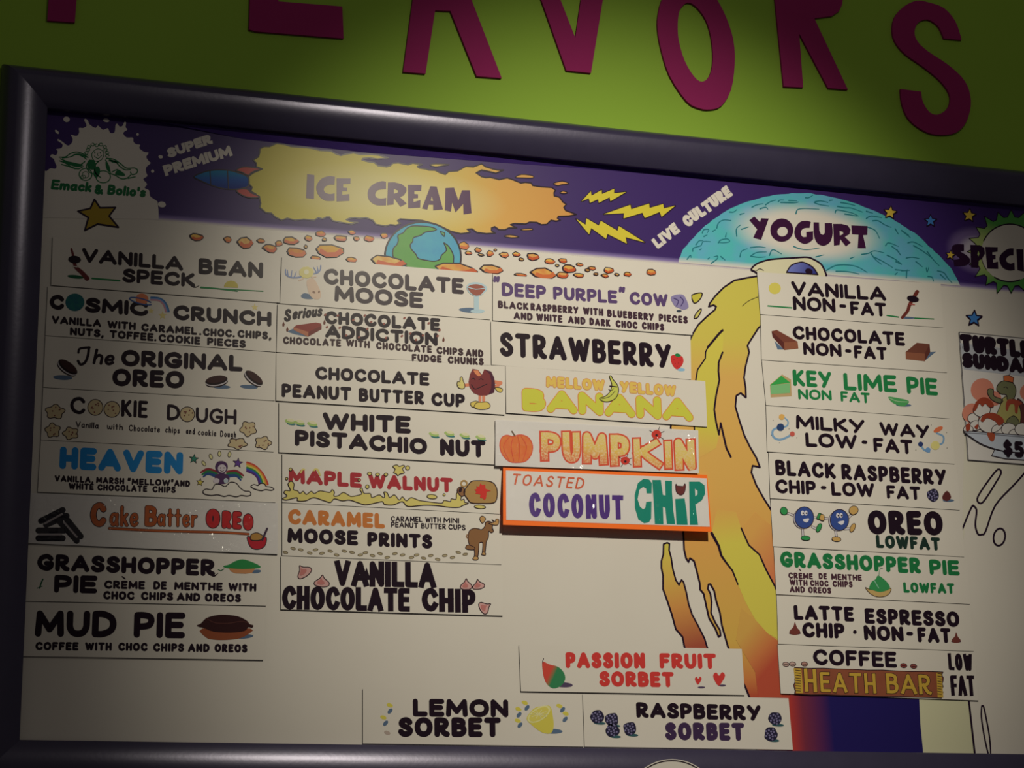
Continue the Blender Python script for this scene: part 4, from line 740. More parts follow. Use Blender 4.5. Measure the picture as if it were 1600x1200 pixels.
words(p, [('CHOCOLATE', 507.5, 506, 688, 518, 20.5), ('ADDICTION', 508, 527.5, 684, 541, 21)], 20, .29)
p = th.part('drip_picture'); DRP = ink((150, 84, 70))
for x, y in ((508, 492), (528, 493), (552, 500), (580, 503), (600, 506), (632, 497), (670, 505), (511, 511), (531, 512), (541, 524), (561, 527), (574, 514), (603, 528), (628, 525), (641, 521), (650, 531), (661, 524), (684, 525), (570, 493), (687, 516)): p.poly(ell(x, y, 2.2, 1.7, -40), DRP, 4)
for x, y in ((443, 506), (449, 514), (507, 503), (693, 530)): p.shape([(x, y-4), (x+2, y+1), (x+1, y+4), (x-1.5, y+4), (x-2, y+1)], CHOC, None, 1, 1)
p = th.part('chocolate_picture'); p.poly(sc([(225, 985), (310, 945), (480, 1050), (330, 1020)], 8, 420, 395), SHADOW, 1); p.poly(sc([(310, 930), (345, 905), (590, 870), (655, 885), (660, 910), (495, 990)], 8, 420, 395), ink((146, 58, 50)), 2); p.poly(sc([(310, 930), (495, 990), (490, 1050), (310, 965)], 8, 420, 395), ink((186, 116, 82)), 2); p.poly(sc([(495, 990), (660, 910), (660, 955), (490, 1050)], 8, 420, 395), ink((122, 50, 44)), 2)
p = th.part('ingredient_text'); words(p, [('CHOCOLATE', 442, 537.5, 533, 542), ('WITH', 540.6, 541, 578, 544.5), ('CHOCOLATE', 587.5, 545.7, 675, 552), ('CHIPS', 682, 553, 724, 556), ('AND', 727.5, 556.5, 755.5, 558.5), ('FUDGE', 643.5, 564.5, 690.5, 567), ('CHUNKS', 699.5, 568, 756, 571)], 11.8, .24, ink((64, 42, 46)))
th.done()
th = strip('white strip reading CHOCOLATE PEANUT BUTTER CUP, with a bitten walking chocolate figure', [(431.5, 551.5), (789, 572), (789, 648), (431.5, 626)])
p = th.part('lettering'); words(p, [('CHOCOLATE', 492.5, 593, 671, 603, 20.5), ('PEANUT', 440, 620.5, 549, 626.5), ('BUTTER', 560.5, 627.5, 663, 632.5), ('CUP', 674, 634, 726.5, 637, 21)], 21.5, .23)
p = th.part('chocolate_figure_picture'); K = lambda pts: sc(pts, 12, 690, 560); SK = ink((226, 138, 100)); YS = ink((222, 196, 96)); RB_ = ink((128, 56, 56))
p.stroke(K([(510, 495), (420, 505)]), 4.6, SK, 2); p.stroke(K([(985, 440), (1110, 460), (1020, 530)]), 5.4, SK, 2); p.shape(cr(K([(1000, 555), (1060, 545), (1140, 570), (1125, 630), (1060, 625)]), 3, True), YS, OUT, .8, 2)
p.shape(cr(K([(430, 480), (435, 540), (395, 570), (320, 550), (290, 490), (300, 435), (345, 430), (350, 360), (385, 350), (405, 420)]), 3, True), ink((222, 206, 120)), OUT, .9, 4)
for y in (460, 500): p.stroke(K([(300, y), (350, y-3)]), .8, OUT, 6)
p.shape(K([(580, 195), (685, 215), (755, 305), (800, 205), (930, 245), (985, 360), (1005, 500), (985, 640), (840, 695), (720, 700), (600, 650), (525, 545), (505, 440), (530, 300)]), RB_, None, 1, 4); p.poly(K([(810, 205), (930, 245), (985, 360), (1005, 500), (985, 640), (880, 680), (930, 560), (935, 420), (900, 290)]), ink((84, 40, 56)), 5); p.poly(K([(595, 225), (680, 222), (740, 320), (690, 335), (630, 290)]), ink((228, 140, 92)), 6)
p.stroke(cr(K([(560, 390), (600, 370), (630, 400)]), 3), 1, OUT, 7); p.stroke(cr(K([(700, 400), (740, 380), (780, 400)]), 3), 1, OUT, 7); p.stroke(cr(K([(560, 490), (620, 570), (700, 550), (780, 510), (850, 480)]), 4), 1.1, OUT, 7)
for x in (720, 790): p.stroke(K([(x, 700), (x, 790)]), 4.6, SK, 3)
p.shape(cr(K([(540, 840), (640, 800), (700, 830), (650, 900), (580, 915)]), 3, True), YS, OUT, .8, 4); p.shape(cr(K([(610, 900), (660, 830), (760, 820), (860, 820), (915, 890), (860, 945), (720, 955), (640, 935)]), 3, True), YS, OUT, .8, 6)
th.done()
th = strip('white strip reading WHITE PISTACHIO NUT, with pale green nuts', [(436, 628.5), (772, 649), (774, 726), (436, 706.5)])
lets(th, [('WHITE', 504, 671.5, 642, 678, 27.5), ('PISTACHIO', 460.5, 696.5, 667.5, 710.5, 25.5), ('NUT', 687.5, 712, 759, 715.5, 27)], 27, .25)
for x, y in ((453, 657), (468, 659), (488, 661), (678, 677), (702, 676), (726, 679), (751, 682)): p = th.part('nut_picture'); p.poly(ell(x+2, y+5.5, 7, 2, 8), ink((60, 120, 116)), 1); p.poly(ell(x, y+1.5, 8, 3.4, 12), ink((172, 196, 110)), 2); p.poly(ell(x+1, y-.5, 6, 2.4, 10), ink((226, 218, 170)), 3)
th.done()
th = strip('white strip reading MAPLE WALNUT in dark red, with a spilling brown syrup jug', [(441, 709), (781, 728.5), (781, 803), (441, 785)])
p = th.part('lettering'); MR = ink((176, 56, 60)); words(p, [('MAPLE', 450.5, 755, 565.5, 762.5, 23.5), ('WALNUT', 575.5, 763, 707.5, 770, 23)], 23, .26, MR)
p = th.part('syrup_picture'); SY = ink((220, 202, 112)); K = lambda pts: sc(pts, 8, 430, 710)
p.shape(cr(K([(95, 550), (150, 520), (110, 480), (130, 450), (190, 450), (160, 370), (200, 335), (235, 370), (230, 440), (280, 455), (310, 490), (350, 460), (390, 500), (450, 460), (490, 490), (560, 455), (680, 475), (710, 440), (740, 470), (735, 520), (790, 515), (850, 475), (910, 505), (960, 525), (1080, 495), (1060, 440), (1085, 420), (1110, 485), (1190, 490), (1210, 540), (1300, 505), (1350, 540), (1370, 520), (1360, 470), (1400, 480), (1430, 540), (1490, 505), (1550, 570), (1590, 530), (1640, 580), (1700, 540), (1800, 575), (1900, 590), (2080, 610), (2110, 575), (2190, 590), (2200, 555), (2260, 560), (2270, 480), (2330, 490), (2320, 570), (2360, 560), (2370, 600), (2415, 610), (2340, 640), (2300, 660), (2180, 660), (2020, 640), (1860, 635), (1660, 650), (1590, 590), (1480, 630), (1370, 625), (1340, 590), (1260, 605), (1130, 630), (1040, 605), (930, 570), (840, 580), (740, 555), (690, 600), (600, 575), (480, 540), (380, 580), (280, 580), (270, 540), (140, 570)]), 4, True), SY, OUT, 1.1, 4)
for c in ((590, 513, 9, 4.2, 0, 0), (675, 776, 8, 3.4, 6, 1), (750, 792, 9, 2.7, 4, 1), (637, 731, 3.3, 3.3, 0, 1), (574, 760.5, 2.8, 3, 0, 1), (448, 748, 2, 2, 0, 1), (561, 750, 1.6, 2, 0, 1), (694, 773, 1.8, 1.8, 0, 1), (454, 733.5, 2.4, 2.4, 0, 1), (577.5, 740, 3.4, 2.6, 0, 1), (590, 741.5, 3.2, 2.4, 0, 1), (603, 741.5, 3, 2.4, 0, 1)):
    if c[5]: p.shape(ell(*c[:5], 14), SY, OUT, .9, 4)
p.shape(cr(K([(1470, 150), (1520, 130), (1550, 150), (1600, 135), (1620, 150), (1590, 180), (1615, 230), (1560, 245), (1535, 265), (1510, 240), (1480, 225), (1500, 185)]), 3, True), SY, OUT, 1, 4)
p.stroke(cr(K([(320, 225), (340, 190), (365, 190)]), 3), 2.6, SY, 4); p.stroke(cr(K([(485, 200), (500, 185), (535, 195), (560, 260)]), 3), 2.6, SY, 4)
p = th.part('jug_picture'); K = lambda pts: sc(pts, 8, 610, 710); JB = ink((178, 140, 82)); JD = ink((150, 106, 70))
p.stroke(ell(610+920/8, 710+365/8, 4.6, 4.6)+[ell(610+920/8, 710+365/8, 4.6, 4.6)[0]], 2.6, JB, 4); p.shape(cr(K([(840, 430), (880, 405), (930, 440), (920, 510), (880, 520), (840, 470)]), 3, True), JD, OUT, 1, 6)
p.shape(cr(K([(920, 460), (960, 400), (1010, 340), (1080, 328), (1230, 335), (1300, 370), (1335, 450), (1330, 550), (1290, 605), (1150, 612), (1010, 605), (960, 550), (925, 500)]), 3, True), JB, OUT, 1.2, 5); p.poly(ell(610+875/8, 710+445/8, 2.6, 4, 20), OUT, 8)
p.poly(K([(1050, 440), (1080, 430), (1075, 395), (1110, 405), (1125, 360), (1150, 385), (1185, 375), (1190, 430), (1260, 455), (1205, 465), (1195, 550), (1170, 570), (1160, 550), (1120, 540), (1125, 500), (1060, 490), (1075, 465)]), ink((214, 62, 52)), 8)
th.done()
th = strip('white strip reading CARAMEL MOOSE PRINTS, with a brown moose walking away', [(441, 786), (784, 804), (784, 882), (441, 868)])
p = th.part('lettering'); word(p, 'CARAMEL', 450, 819, 601.5, 826, 24, .25, ink((206, 124, 62))); words(p, [('MOOSE', 449, 848, 559.5, 852.5, 23.5), ('PRINTS', 574, 853.5, 675.5, 857.5, 22.5)], 23, .26)
p = th.part('ingredient_text'); words(p, [('CARAMEL', 610.6, 815, 660, 816), ('WITH', 664.5, 816.3, 689, 817), ('MINI', 693, 817, 717.5, 818), ('PEANUT', 611, 824, 653.5, 825.5), ('BUTTER', 658, 826, 697, 827.3), ('CUPS', 700.5, 827.5, 727.5, 829)], 8.8, .21, raw=True)
p = th.part('moose_picture'); K = lambda pts: sc(pts, 8, 610, 710); MB_ = ink((146, 104, 66)); MA = ink((196, 152, 92))
p.shape(cr(K([(985, 960), (1040, 925), (1100, 930), (1140, 940), (1180, 900), (1190, 850), (1230, 835), (1275, 860), (1275, 920), (1290, 960), (1260, 980), (1230, 960), (1225, 1040), (1200, 1090), (1190, 1180), (1180, 1240), (1150, 1235), (1155, 1150), (1150, 1100), (1110, 1110), (1105, 1180), (1090, 1290), (1050, 1300), (1050, 1200), (990, 1130), (970, 1050)]), 3, True), MB_, OUT, 1, 2)
p.shape(cr(K([(1150, 860), (1120, 820), (1125, 780), (1155, 770), (1190, 800), (1180, 830)]), 3, True), MA, OUT, .8, 4); p.shape(cr(K([(1230, 860), (1290, 850), (1270, 815), (1310, 840), (1320, 810), (1355, 815), (1350, 870), (1310, 885)]), 3, True), MA, OUT, .8, 4); p.shape(cr(K([(940, 1160), (970, 1130), (1050, 1160), (1040, 1190), (960, 1185)]), 3, True), MB_, OUT, .8, 4); p.shape(cr(K([(1030, 1300), (1060, 1270), (1100, 1290), (1090, 1315), (1050, 1318)]), 3, True), MA, OUT, .8, 6); p.shape(cr(K([(1140, 1250), (1160, 1220), (1190, 1235), (1185, 1260)]), 3, True), MA, OUT, .8, 6); p.stroke(cr(K([(975, 1050), (950, 1030), (960, 1005)]), 3), 2, MB_, 1); p.disc(610+1278/8, 710+935/8, 1.2, OUT, 6)
for x, y in ((446, 863), (458, 857), (470, 859), (484, 864), (493, 859), (503, 864.5), (516, 861), (526, 867), (538, 861), (550, 863), (563, 867), (571, 863.5), (582, 868), (594, 865), (605, 871), (617, 865), (629, 867), (643, 871), (651, 867), (662, 872), (673, 868), (684, 874), (695, 868), (707, 871), (716, 863), (727, 866)): p = th.part('hoofprint_picture'); p.shape(ell(x, y, 4, 1.9, -8 if int(x) % 2 else 14, 10), ink((176, 160, 120)), ink((110, 94, 70)), .7, 1)
th.done()
th = strip('white strip reading VANILLA CHOCOLATE CHIP in tall tight letters, bottom of the second column', [(439, 869), (786, 883), (786, 962), (439, 952)])
p = th.part('lettering'); word(p, 'VANILLA', 522.5, 915.5, 681.5, 919, 40, .225, cap='b', gap=.03); word(p, 'CHOCOLATE', 440.5, 952, 640.5, 956, 37, .235, cap='b', gap=.03); word(p, 'CHIP', 659, 955, 743.5, 958, 37, .25, cap='b', gap=.05)
for x, y in ((573.5, 906), (665.5, 909)): p.poly([(x-6, y), (x-1, y-20), (x+6, y)], INK, 2)
for x, y, rx, ry, ro in ((474.5, 893, 13, 9, -35), (503, 909, 12.5, 8.5, 5), (728.5, 914, 9.5, 8, 0), (747.5, 914, 10, 7, -10), (757.5, 949, 10.5, 8.5, 60)):
    p = th.part('chocolate_chip_picture'); c, s = math.cos(math.radians(ro)), math.sin(math.radians(ro)); q = [(x+a*rx*c-b*ry*s, y+a*rx*s+b*ry*c) for a, b in ((0, -1.25), (.25, -.7), (.9, .05), (.8, .7), (0, .95), (-.85, .7), (-.9, .1), (-.3, -.6))]; p.shape(cr(q, 3, True), ink((214, 164, 150)), OUT, 1.1, 1); p.poly([(x+(a-x)*.5-1.5, y+(b-y)*.55) for a, b in cr(q, 3, True)], ink((196, 124, 112)), 3)
th.done()
# ---- third column
th = strip('white strip reading DEEP PURPLE COW in violet, top of the third column', [(770, 428), (1080, 454), (1082, 523.5), (770, 500.5)])
p = th.part('lettering'); words(p, [('"', 770.5, 452, 781, 452, 20), ('DEEP', 784, 462.5, 853.5, 468, 21.5), ('PURPLE', 864.5, 468, 965, 474.5, 20.5), ('"', 967, 467, 977, 468, 19), ('COW', 984, 475.5, 1044, 479.5, 20)], 20, .22, LILAC)
p = th.part('ingredient_text'); words(p, [('BLACK', 778, 481.3, 826, 485), ('RASPBERRY', 829, 485, 904, 491), ('WITH', 911, 491.3, 943, 494), ('BLUEBERRY', 949, 495, 1022, 501.5), ('PIECES', 1029.5, 502, 1075, 506), ('AND', 802.5, 499, 832.5, 501), ('WHITE', 838, 501, 879, 504.5), ('AND', 887.5, 505, 915, 507.5), ('DARK', 921, 508, 954, 511), ('CHOC', 962, 511.5, 996.5, 514.5), ('CHIPS', 1003, 514.5, 1038, 517.5)], 11.8, .24, ink((70, 46, 56)))
p = th.part('cow_picture'); CW = ink((120, 104, 150)); p.poly(blob(1060, 471, 11, 9, 12, 9, .2), CW, 2); p.poly(cr([(1048, 466), (1054, 461), (1066, 460), (1072, 467), (1076, 480), (1068, 484), (1060, 481), (1054, 478)], 3, True), ink((146, 134, 168)), 3); p.stroke(cr([(1053, 466), (1060, 470), (1057, 478)], 3), 1.4, ink((76, 62, 110)), 5); p.stroke(cr([(1063, 464), (1068, 470), (1064, 478)], 3), 1.4, ink((76, 62, 110)), 5); p.poly(ell(1061, 486, 4, 2), ink((60, 70, 80)), 2)
th.done()
th = strip('white strip reading STRAWBERRY in tall black letters with a red strawberry', [(767, 502), (1079, 525), (1080, 593), (768, 570)])
p = th.part('lettering'); word(p, 'STRAWBERRY', 781, 556.5, 1049.5, 576, 38, .19)
p = th.part('strawberry_picture'); p.poly(ell(1064, 577.5, 6.5, 2.6, 4), SKYB, 1); p.poly(cr([(1048, 558), (1052, 554.5), (1059, 555.5), (1066, 557), (1068, 565), (1064, 573), (1057, 577), (1050, 569)], 3, True), ink((212, 58, 54)), 2); p.poly(cr([(1054, 555), (1058, 552), (1064, 555), (1060, 558)], 3, True), GREEN, 3)
for x, y in ((1053, 562), (1058, 560), (1063, 563), (1055, 568), (1060, 567), (1058, 573)): p.disc(x, y, .6, ink((120, 34, 40)), 4)
th.done()
th = strip('white strip reading MELLOW YELLOW BANANA in outlined yellow letters', [(790, 571.5), (1102, 595.5), (1105, 667), (791, 645)])
p = th.part('lettering'); OO = ink((226, 142, 70)); BY = ink((212, 208, 74))
for grow, m, lay in ((2.2, OO, 1), (0, BY, 2)): word(p, 'BANANA', 816.5, 641.5, 1083, 658.5, 35, .32, m, lay, grow=grow, gap=.07)
for grow, m, lay in ((1.4, ink((220, 156, 96)), 1), (-.6, ink((232, 194, 92)), 2)): words(p, [('MELLOW', 853.5, 605, 945, 611), ('YELLOW', 969, 613, 1056.5, 619.5)], 17.5, .3, m, lay, grow=grow)
p = th.part('banana_picture'); p.shape(cr([(952, 588), (955, 587.5), (958, 593), (965, 602), (966.5, 612), (962, 622), (952, 627.5), (942, 627), (937, 622.5), (946, 619), (953, 612), (956, 602), (954, 594)], 3, True), ink((206, 206, 90)), OUT, 1, 4); p.stroke([(953, 603), (964, 604.5)], 1.6, OUT, 6); p.stroke(cr([(951, 608), (955, 610), (959, 607)], 3), .8, OUT, 6); p.stroke(cr([(940, 623), (952, 620), (961, 611)], 4), .8, OUT, 6)
th.done()
G3 = 'hand-made flavour strips'
PQ = [(774, 655.5), (1091, 672.5), (1092, 739.5), (774, 727.5)]
th = strip('laminated hand-made paper strip reading PUMPKIN in orange, under the BANANA strip', PQ, face=PAPER, d=(.0012, .0012, .006), edge=PAPER, t=.0006, extra='paper_sheet')
p = th.part('lettering'); PO = ink((224, 86, 56)); loc = lambda x, y: at(x, y, -.002)-th.loc
m, s_ = base('marker_pumpkin_fill', .45, .4); gq = ramp(m, lingrad(m, loc(930, 678), loc(927, 732)), [(0, (232, 208, 120)), (.4, (232, 196, 92)), (.75, (228, 140, 78)), (1, (224, 104, 70))]); nz = ramp(m, noise(m, 420, 1), [(.42, (0, 0, 0)), (.7, (255, 255, 255))]); L(m, mixc(m, nz, gq, (236, 206, 150)), s_.inputs['Base Color'])
for grow, mm, lay in ((2.6, PO, 1), (-2.4, m, 2)):
    for r in (('P', 845, 720, 877, 721.5, 46), ('U', 879, 722.5, 908, 724, 49), ('M', 910.5, 724, 950, 727, 50), ('P', 954, 728, 985, 729.5, 50), ('K', 990, 729, 1035, 732, 45), ('I', 1039, 732.5, 1051, 733.5, 45), ('N', 1055, 734, 1088, 737, 50)): word(p, *r, .27, mm, lay, 'b', grow=grow)
p = th.part('pumpkin_picture'); m = noisy('marker_pumpkin', (226, 96, 44), (232, 138, 62), 90, .45, .4); p.shape(cr([(800, 682), (806, 680.5), (815, 679.5), (826, 684), (832, 696), (830, 710), (822, 720), (810, 722.5), (796, 721), (785, 710), (781, 696), (784, 684), (792, 680)], 3, True), m, PO, 1.3, 1)
for k in (-1.6, -.6, .5, 1.4): p.stroke(cr([(806+k*6, 682), (806+k*12, 698), (807+k*7, 720)], 4), 1, PO, 3)
p.stroke([(800, 674), (804.5, 681)], 2, ink((110, 84, 56)), 4)
for x, y, r in ((1026, 679, 8), (977, 720, 7)):
    p = th.part('tomato_figure_picture'); p.poly(blob(x, y, r, r*.9, int(x), 8, .08), ink((212, 64, 50)), 3); p.disc(x, y+1, 2, OUT, 4)
    for a in (-2.6, -1.2, -.4, .6, 2.2): p.stroke([(x+r*math.cos(a)*.9, y+r*math.sin(a)*.9), (x+r*1.6*math.cos(a), y+r*1.6*math.sin(a))], 1, OUT, 2)
film(th, [(775, 656), (1091, 673), (1092, 739), (775, 727)], film_mat('film_pumpkin', 22, .7, .035, 3.1)); th.done()
OQ = [(786, 729.5), (1105, 742), (1112, 831), (786, 820)]
FLUO = ink((255, 114, 28), .5)
th = strip('orange-bordered paper strip reading TOASTED COCONUT CHIP, standing off the board', OQ, face=FLUO, edge=FLUO, d=(.003, .0032, .0145), t=.0006, extra='orange_card')
p = th.part('paper_panel', None, 'white paper panel'); p.poly([(790.5, 735), (1104, 747.5), (1109, 823), (791, 812.5)], PAPER, 2)
p = th.part('lettering')
words(p, [('TOASTED', 798, 757.5, 911, 764.5, 18)], 18, .13, ink((216, 96, 56)), 4, slant=.25, gap=.22)
CO = ink((84, 50, 124))
word(p, 'COCONUT', 827, 807.5, 975, 812, 38, .2, CO, 4, 'b', gap=.1)
p.poly(sc([(385, 655), (330, 650), (280, 690), (250, 800), (252, 920), (285, 1030), (340, 1065), (385, 1055), (405, 1020), (408, 860), (358, 865), (350, 920), (330, 935), (300, 910), (278, 840), (295, 750), (330, 725), (358, 740), (362, 785), (408, 785), (412, 690)], 6, 950, 640), TEAL, 4)
p.poly(sc([(415, 660), (495, 660), (515, 800), (540, 805), (535, 665), (600, 668), (600, 770), (612, 940), (630, 1075), (552, 1072), (538, 920), (515, 910), (520, 1075), (440, 1072), (428, 860)], 6, 950, 640), TEAL, 4)
p.poly(sc([(630, 838), (718, 832), (735, 940), (748, 1080), (642, 1078)], 6, 950, 640), TEAL, 4)
p.poly(sc([(760, 675), (860, 675), (905, 710), (910, 790), (880, 850), (820, 890), (845, 1080), (768, 1080)], 6, 950, 640), TEAL, 4, [sc([(815, 740), (840, 760), (840, 795), (818, 812)], 6, 950, 640)])
p = th.part('coconut_picture'); p.shape(cr(sc([(635, 700), (640, 770), (680, 802), (715, 780), (728, 720), (720, 695), (700, 715), (650, 712)], 6, 950, 640), 3, True), ink((112, 50, 48)), OUT, .8, 4); p.poly(sc([(640, 690), (715, 695), (705, 716), (648, 712)], 6, 950, 640), PAPER, 6)
film(th, [(791, 735), (1104, 747.5), (1109, 822.5), (791, 812)], film_mat('film_coconut', 21, .6, .035, 7.7)); th.done()
th = strip('white strip reading PASSION FRUIT SORBET in red, with a red and green fruit', [(811, 1008), (1159, 1014), (1164, 1086), (814, 1080)])
p = th.part('lettering'); words(p, [('PASSION', 884, 1044, 1008.5, 1044.7, 25), ('FRUIT', 1031, 1044.5, 1119.5, 1045.3, 24), ('SORBET', 936.5, 1072.5, 1053.5, 1074, 24)], 24, .25, REDI)
p = th.part('fruit_picture'); m = gradmat('print_mango', at(853, 1048, -.002)-th.loc, at(872, 1058, -.002)-th.loc, [(.3, (214, 78, 60)), (.7, (58, 134, 82))]); p.poly(ell(880, 1070, 15, 4, 3), ink((90, 74, 96)), 1); p.poly(cr([(847, 1036), (850, 1034), (858, 1038), (872, 1042), (881, 1051), (883, 1062), (876, 1072), (864, 1075.5), (854, 1068), (849, 1055)], 3, True), m, 2); p.stroke(cr([(848.5, 1036), (848, 1033), (849.5, 1029)], 3), 1.2, OUT, 4)
for x, y, r in ((1091, 1063, 5.5), (1123.5, 1060, 9.5)): p = th.part('heart_picture'); p.poly(ell(x+5, y+11, 6, 1.6), ink((90, 74, 96)), 1); p.poly(cr([(x, y-.45*r), (x+.5*r, y-1.05*r), (x+1*r, y-.5*r), (x+.55*r, y+.5*r), (x-.1*r, y+1.2*r), (x-.8*r, y+.2*r), (x-.95*r, y-.6*r), (x-.45*r, y-1*r)], 3, True), REDI, 2)
th.done()
th = strip('white strip reading LEMON SORBET, with a half lemon, on the bottom row', [(567, 1076), (909.5, 1085), (912.5, 1166.5), (567, 1161.5)])
p = th.part('lettering'); words(p, [('LEMON', 645, 1119.5, 794.5, 1121, 28), ('SORBET', 622, 1151.5, 783, 1152, 31)], 29, .27)
p = th.part('lemon_picture'); LM = ink((222, 206, 84)); p.poly(ell(863, 1142.5, 16, 4, 2), SHADOW, 1); p.poly(cr([(826, 1116), (836, 1106), (850, 1103), (860, 1104), (864, 1120), (865, 1136), (860, 1146), (846, 1144), (830, 1132), (823, 1124)], 3, True), LM, 2); p.poly(ell(842, 1116, 20, 10, -32), ink((236, 228, 150)), 3); p.poly(ell(842, 1116, 17, 8, -32), ink((226, 210, 100)), 4)
for a in range(0, 180, 36): c, s = math.cos(math.radians(a)), math.sin(math.radians(a)); p.stroke([(842-14*c, 1116-7*s), (842+14*c, 1116+7*s)], .8, ink((238, 230, 170)), 5)
for x, y, c in ((609, 1102, LM), (599, 1121, LM), (609.5, 1111, SHADOW), (602.5, 1130, SHADOW), (810, 1108, LM), (809, 1126, LM), (811, 1117, SHADOW), (812.5, 1133, SHADOW), (820, 1098, LM), (823.5, 1106, SHADOW), (874, 1103, LM), (879, 1109, SHADOW), (884, 1115, LM), (883, 1124, SHADOW), (605, 1145, ink((190, 170, 150)))): p = th.part('drop_picture'); p.poly(ell(x, y, 5, 3, -50 if c is SHADOW else 20), c, 1)
th.done()
th = strip('white strip reading RASPBERRY SORBET, with dark berries, on the bottom row', [(910.5, 1084.5), (1232, 1091), (1239, 1171.5), (913.5, 1166.5)])
p = th.part('lettering'); word(p, 'RASPBERRY', 994.5, 1121.5, 1189.5, 1126.5, 24.5, .24); word(p, 'SORBET', 1039.5, 1156.5, 1164, 1157.5, 28, .25, ink((70, 50, 78)))
BD, BH = ink((46, 42, 62)), ink((128, 120, 150))
def berry(th, x, y, r, sd, leaf=True):
    p = th.part('berry_picture'); R = random.Random(sd)
    if leaf: p.poly(ell(x+4, y+r*.95, r*.9, 2.4, 4), ink((60, 96, 96)), 1)
    p.poly(blob(x, y, r, r, sd, 12, .1), BD, 2)
    for i in range(13): a = i*2.4; k = r*.85*math.sqrt((i+.5)/13); p.disc(x+k*math.cos(a), y+k*math.sin(a), r*.15, BH, 3)
for i, (x, y) in enumerate(((933, 1120), (956, 1124), (957, 1141), (984, 1138.5), (1211.5, 1123), (1204.5, 1147))): berry(th, x, y, 10.5, i)
th.done()
# ---- right column
th = strip('white strip reading VANILLA NON-FAT, with a yellow sun', [(1183, 425), (1470, 443.5), (1474, 512), (1188, 491)])
p = th.part('lettering'); words(p, [('VANILLA', 1237, 461.5, 1385, 470.5, 22.5), ('NON', 1239.5, 484.5, 1306, 488.5), ('-', 1312, 488, 1323, 489), ('FAT', 1329, 492, 1385.5, 495, 21.5)], 22, .21)
p = th.part('sun_picture'); p.poly(ell(1210.5, 450.5, 9.5, 9), ink((222, 206, 96)), 1); p.stroke([(1200, 478), (1237, 481)], 2.2, GREEN, 1); p = th.part('vanilla_bean_picture'); p.stroke([(1386, 493), (1404, 495.5)], 2.2, GREEN, 1); p.stroke([(1428, 497), (1459, 498.5)], 2, GREEN, 1); p.poly(ell(1418, 496.5, 11, 1.8, 2), SHADOW, 1); p.stroke(cr([(1433, 456), (1427, 466), (1421, 477), (1418, 486), (1410, 496)], 4), 9.5, ink((120, 54, 44)), 2, taper=(.65, .5)); p.poly(ell(1426.5, 467, 9.5, 5, 12), INK, 4); p.stroke([(1421, 475), (1429, 476)], 1.6, ink((200, 90, 80)), 5)
th.done()
th = strip('white strip reading CHOCOLATE NON-FAT, with two brown chocolate blocks', [(1188.5, 492), (1478, 513), (1480, 582), (1190, 562)])
p = th.part('lettering'); words(p, [('CHOCOLATE', 1239, 530, 1414.5, 540.8, 21.5), ('NON', 1255.5, 554.5, 1315.5, 558), ('-', 1321, 557.5, 1331, 558.5), ('FAT', 1335, 560, 1386.5, 563)], 20.5, .22)
for pts in (((0, 0), ), ): pass
p = th.part('chocolate_picture'); K = lambda pts: sc(pts, 4, 1200, 300); p.poly(K([(40, 930), (100, 985), (60, 985)]), SHADOW, 1); p.poly(K([(22, 870), (55, 862), (185, 935), (100, 940)]), ink((126, 70, 54)), 2); p.poly(K([(22, 870), (100, 940), (102, 988), (28, 905)]), ink((100, 50, 44)), 2); p.poly(K([(100, 940), (185, 935), (190, 978), (102, 988)]), ink((150, 92, 66)), 2)
p = th.part('chocolate_picture'); p.poly(K([(980, 1055), (1050, 998), (1010, 1000)]), SHADOW, 1); p.poly(K([(860, 1000), (930, 942), (1010, 950), (980, 1010)]), ink((120, 70, 54)), 2); p.poly(K([(860, 1000), (980, 1010), (980, 1058), (862, 1045)]), ink((150, 92, 66)), 2); p.poly(K([(980, 1010), (1010, 950), (1014, 1000), (980, 1058)]), ink((104, 56, 46)), 2)
th.done()
th = strip('white strip reading KEY LIME PIE NON FAT in green', [(1190.5, 563), (1482, 583), (1484, 654), (1197, 633)])
p = th.part('lettering'); words(p, [('KEY', 1239.5, 603, 1300, 607, 26), ('LIME', 1319, 609.5, 1402, 613.5, 27), ('PIE', 1417.5, 615, 1466, 618.5, 27), ('NON', 1247.5, 624, 1300, 626, 16.5), ('FAT', 1314, 627.5, 1360, 630.5, 16.5)], 27, .2, GREEN)
p = th.part('pie_slice_picture'); p.poly([(1222, 585), (1236, 593), (1237, 619), (1204, 621), (1203, 601)], ink((196, 164, 112)), 1); p.poly([(1221, 587), (1235, 598), (1203, 602)], ink((62, 168, 78)), 2); p.poly([(1203.5, 602), (1234, 599), (1234.5, 614), (1204.5, 616)], ink((130, 190, 122)), 2)
p = th.part('lime_picture'); p.poly(ell(1412, 633, 12, 2.4, 2), SHADOW, 1); p.poly(cr([(1388, 620), (1398, 621), (1417, 625), (1420, 629), (1412, 635), (1400, 632), (1392, 627)], 3, True), ink((84, 164, 92)), 2); p.stroke(cr([(1390, 622), (1402, 627), (1418, 628)], 3), 1, ink((180, 210, 160)), 4)
th.done()
th = strip('white strip with small coloured planets and swirls around black LOW-FAT lettering', [(1197, 634), (1488, 655), (1492, 725), (1199, 705.5)])
p = th.part('lettering'); words(p, [('MILKY', 1244, 670, 1352, 678, 22), ('WAY', 1375, 680, 1453, 685.5, 21), ('LOW', 1259, 698, 1340, 702), ('-', 1347, 701, 1356, 702), ('FAT', 1365.5, 706, 1427, 710)], 22.5, .21)
p = th.part('planet_picture'); SW = ink((130, 166, 190))
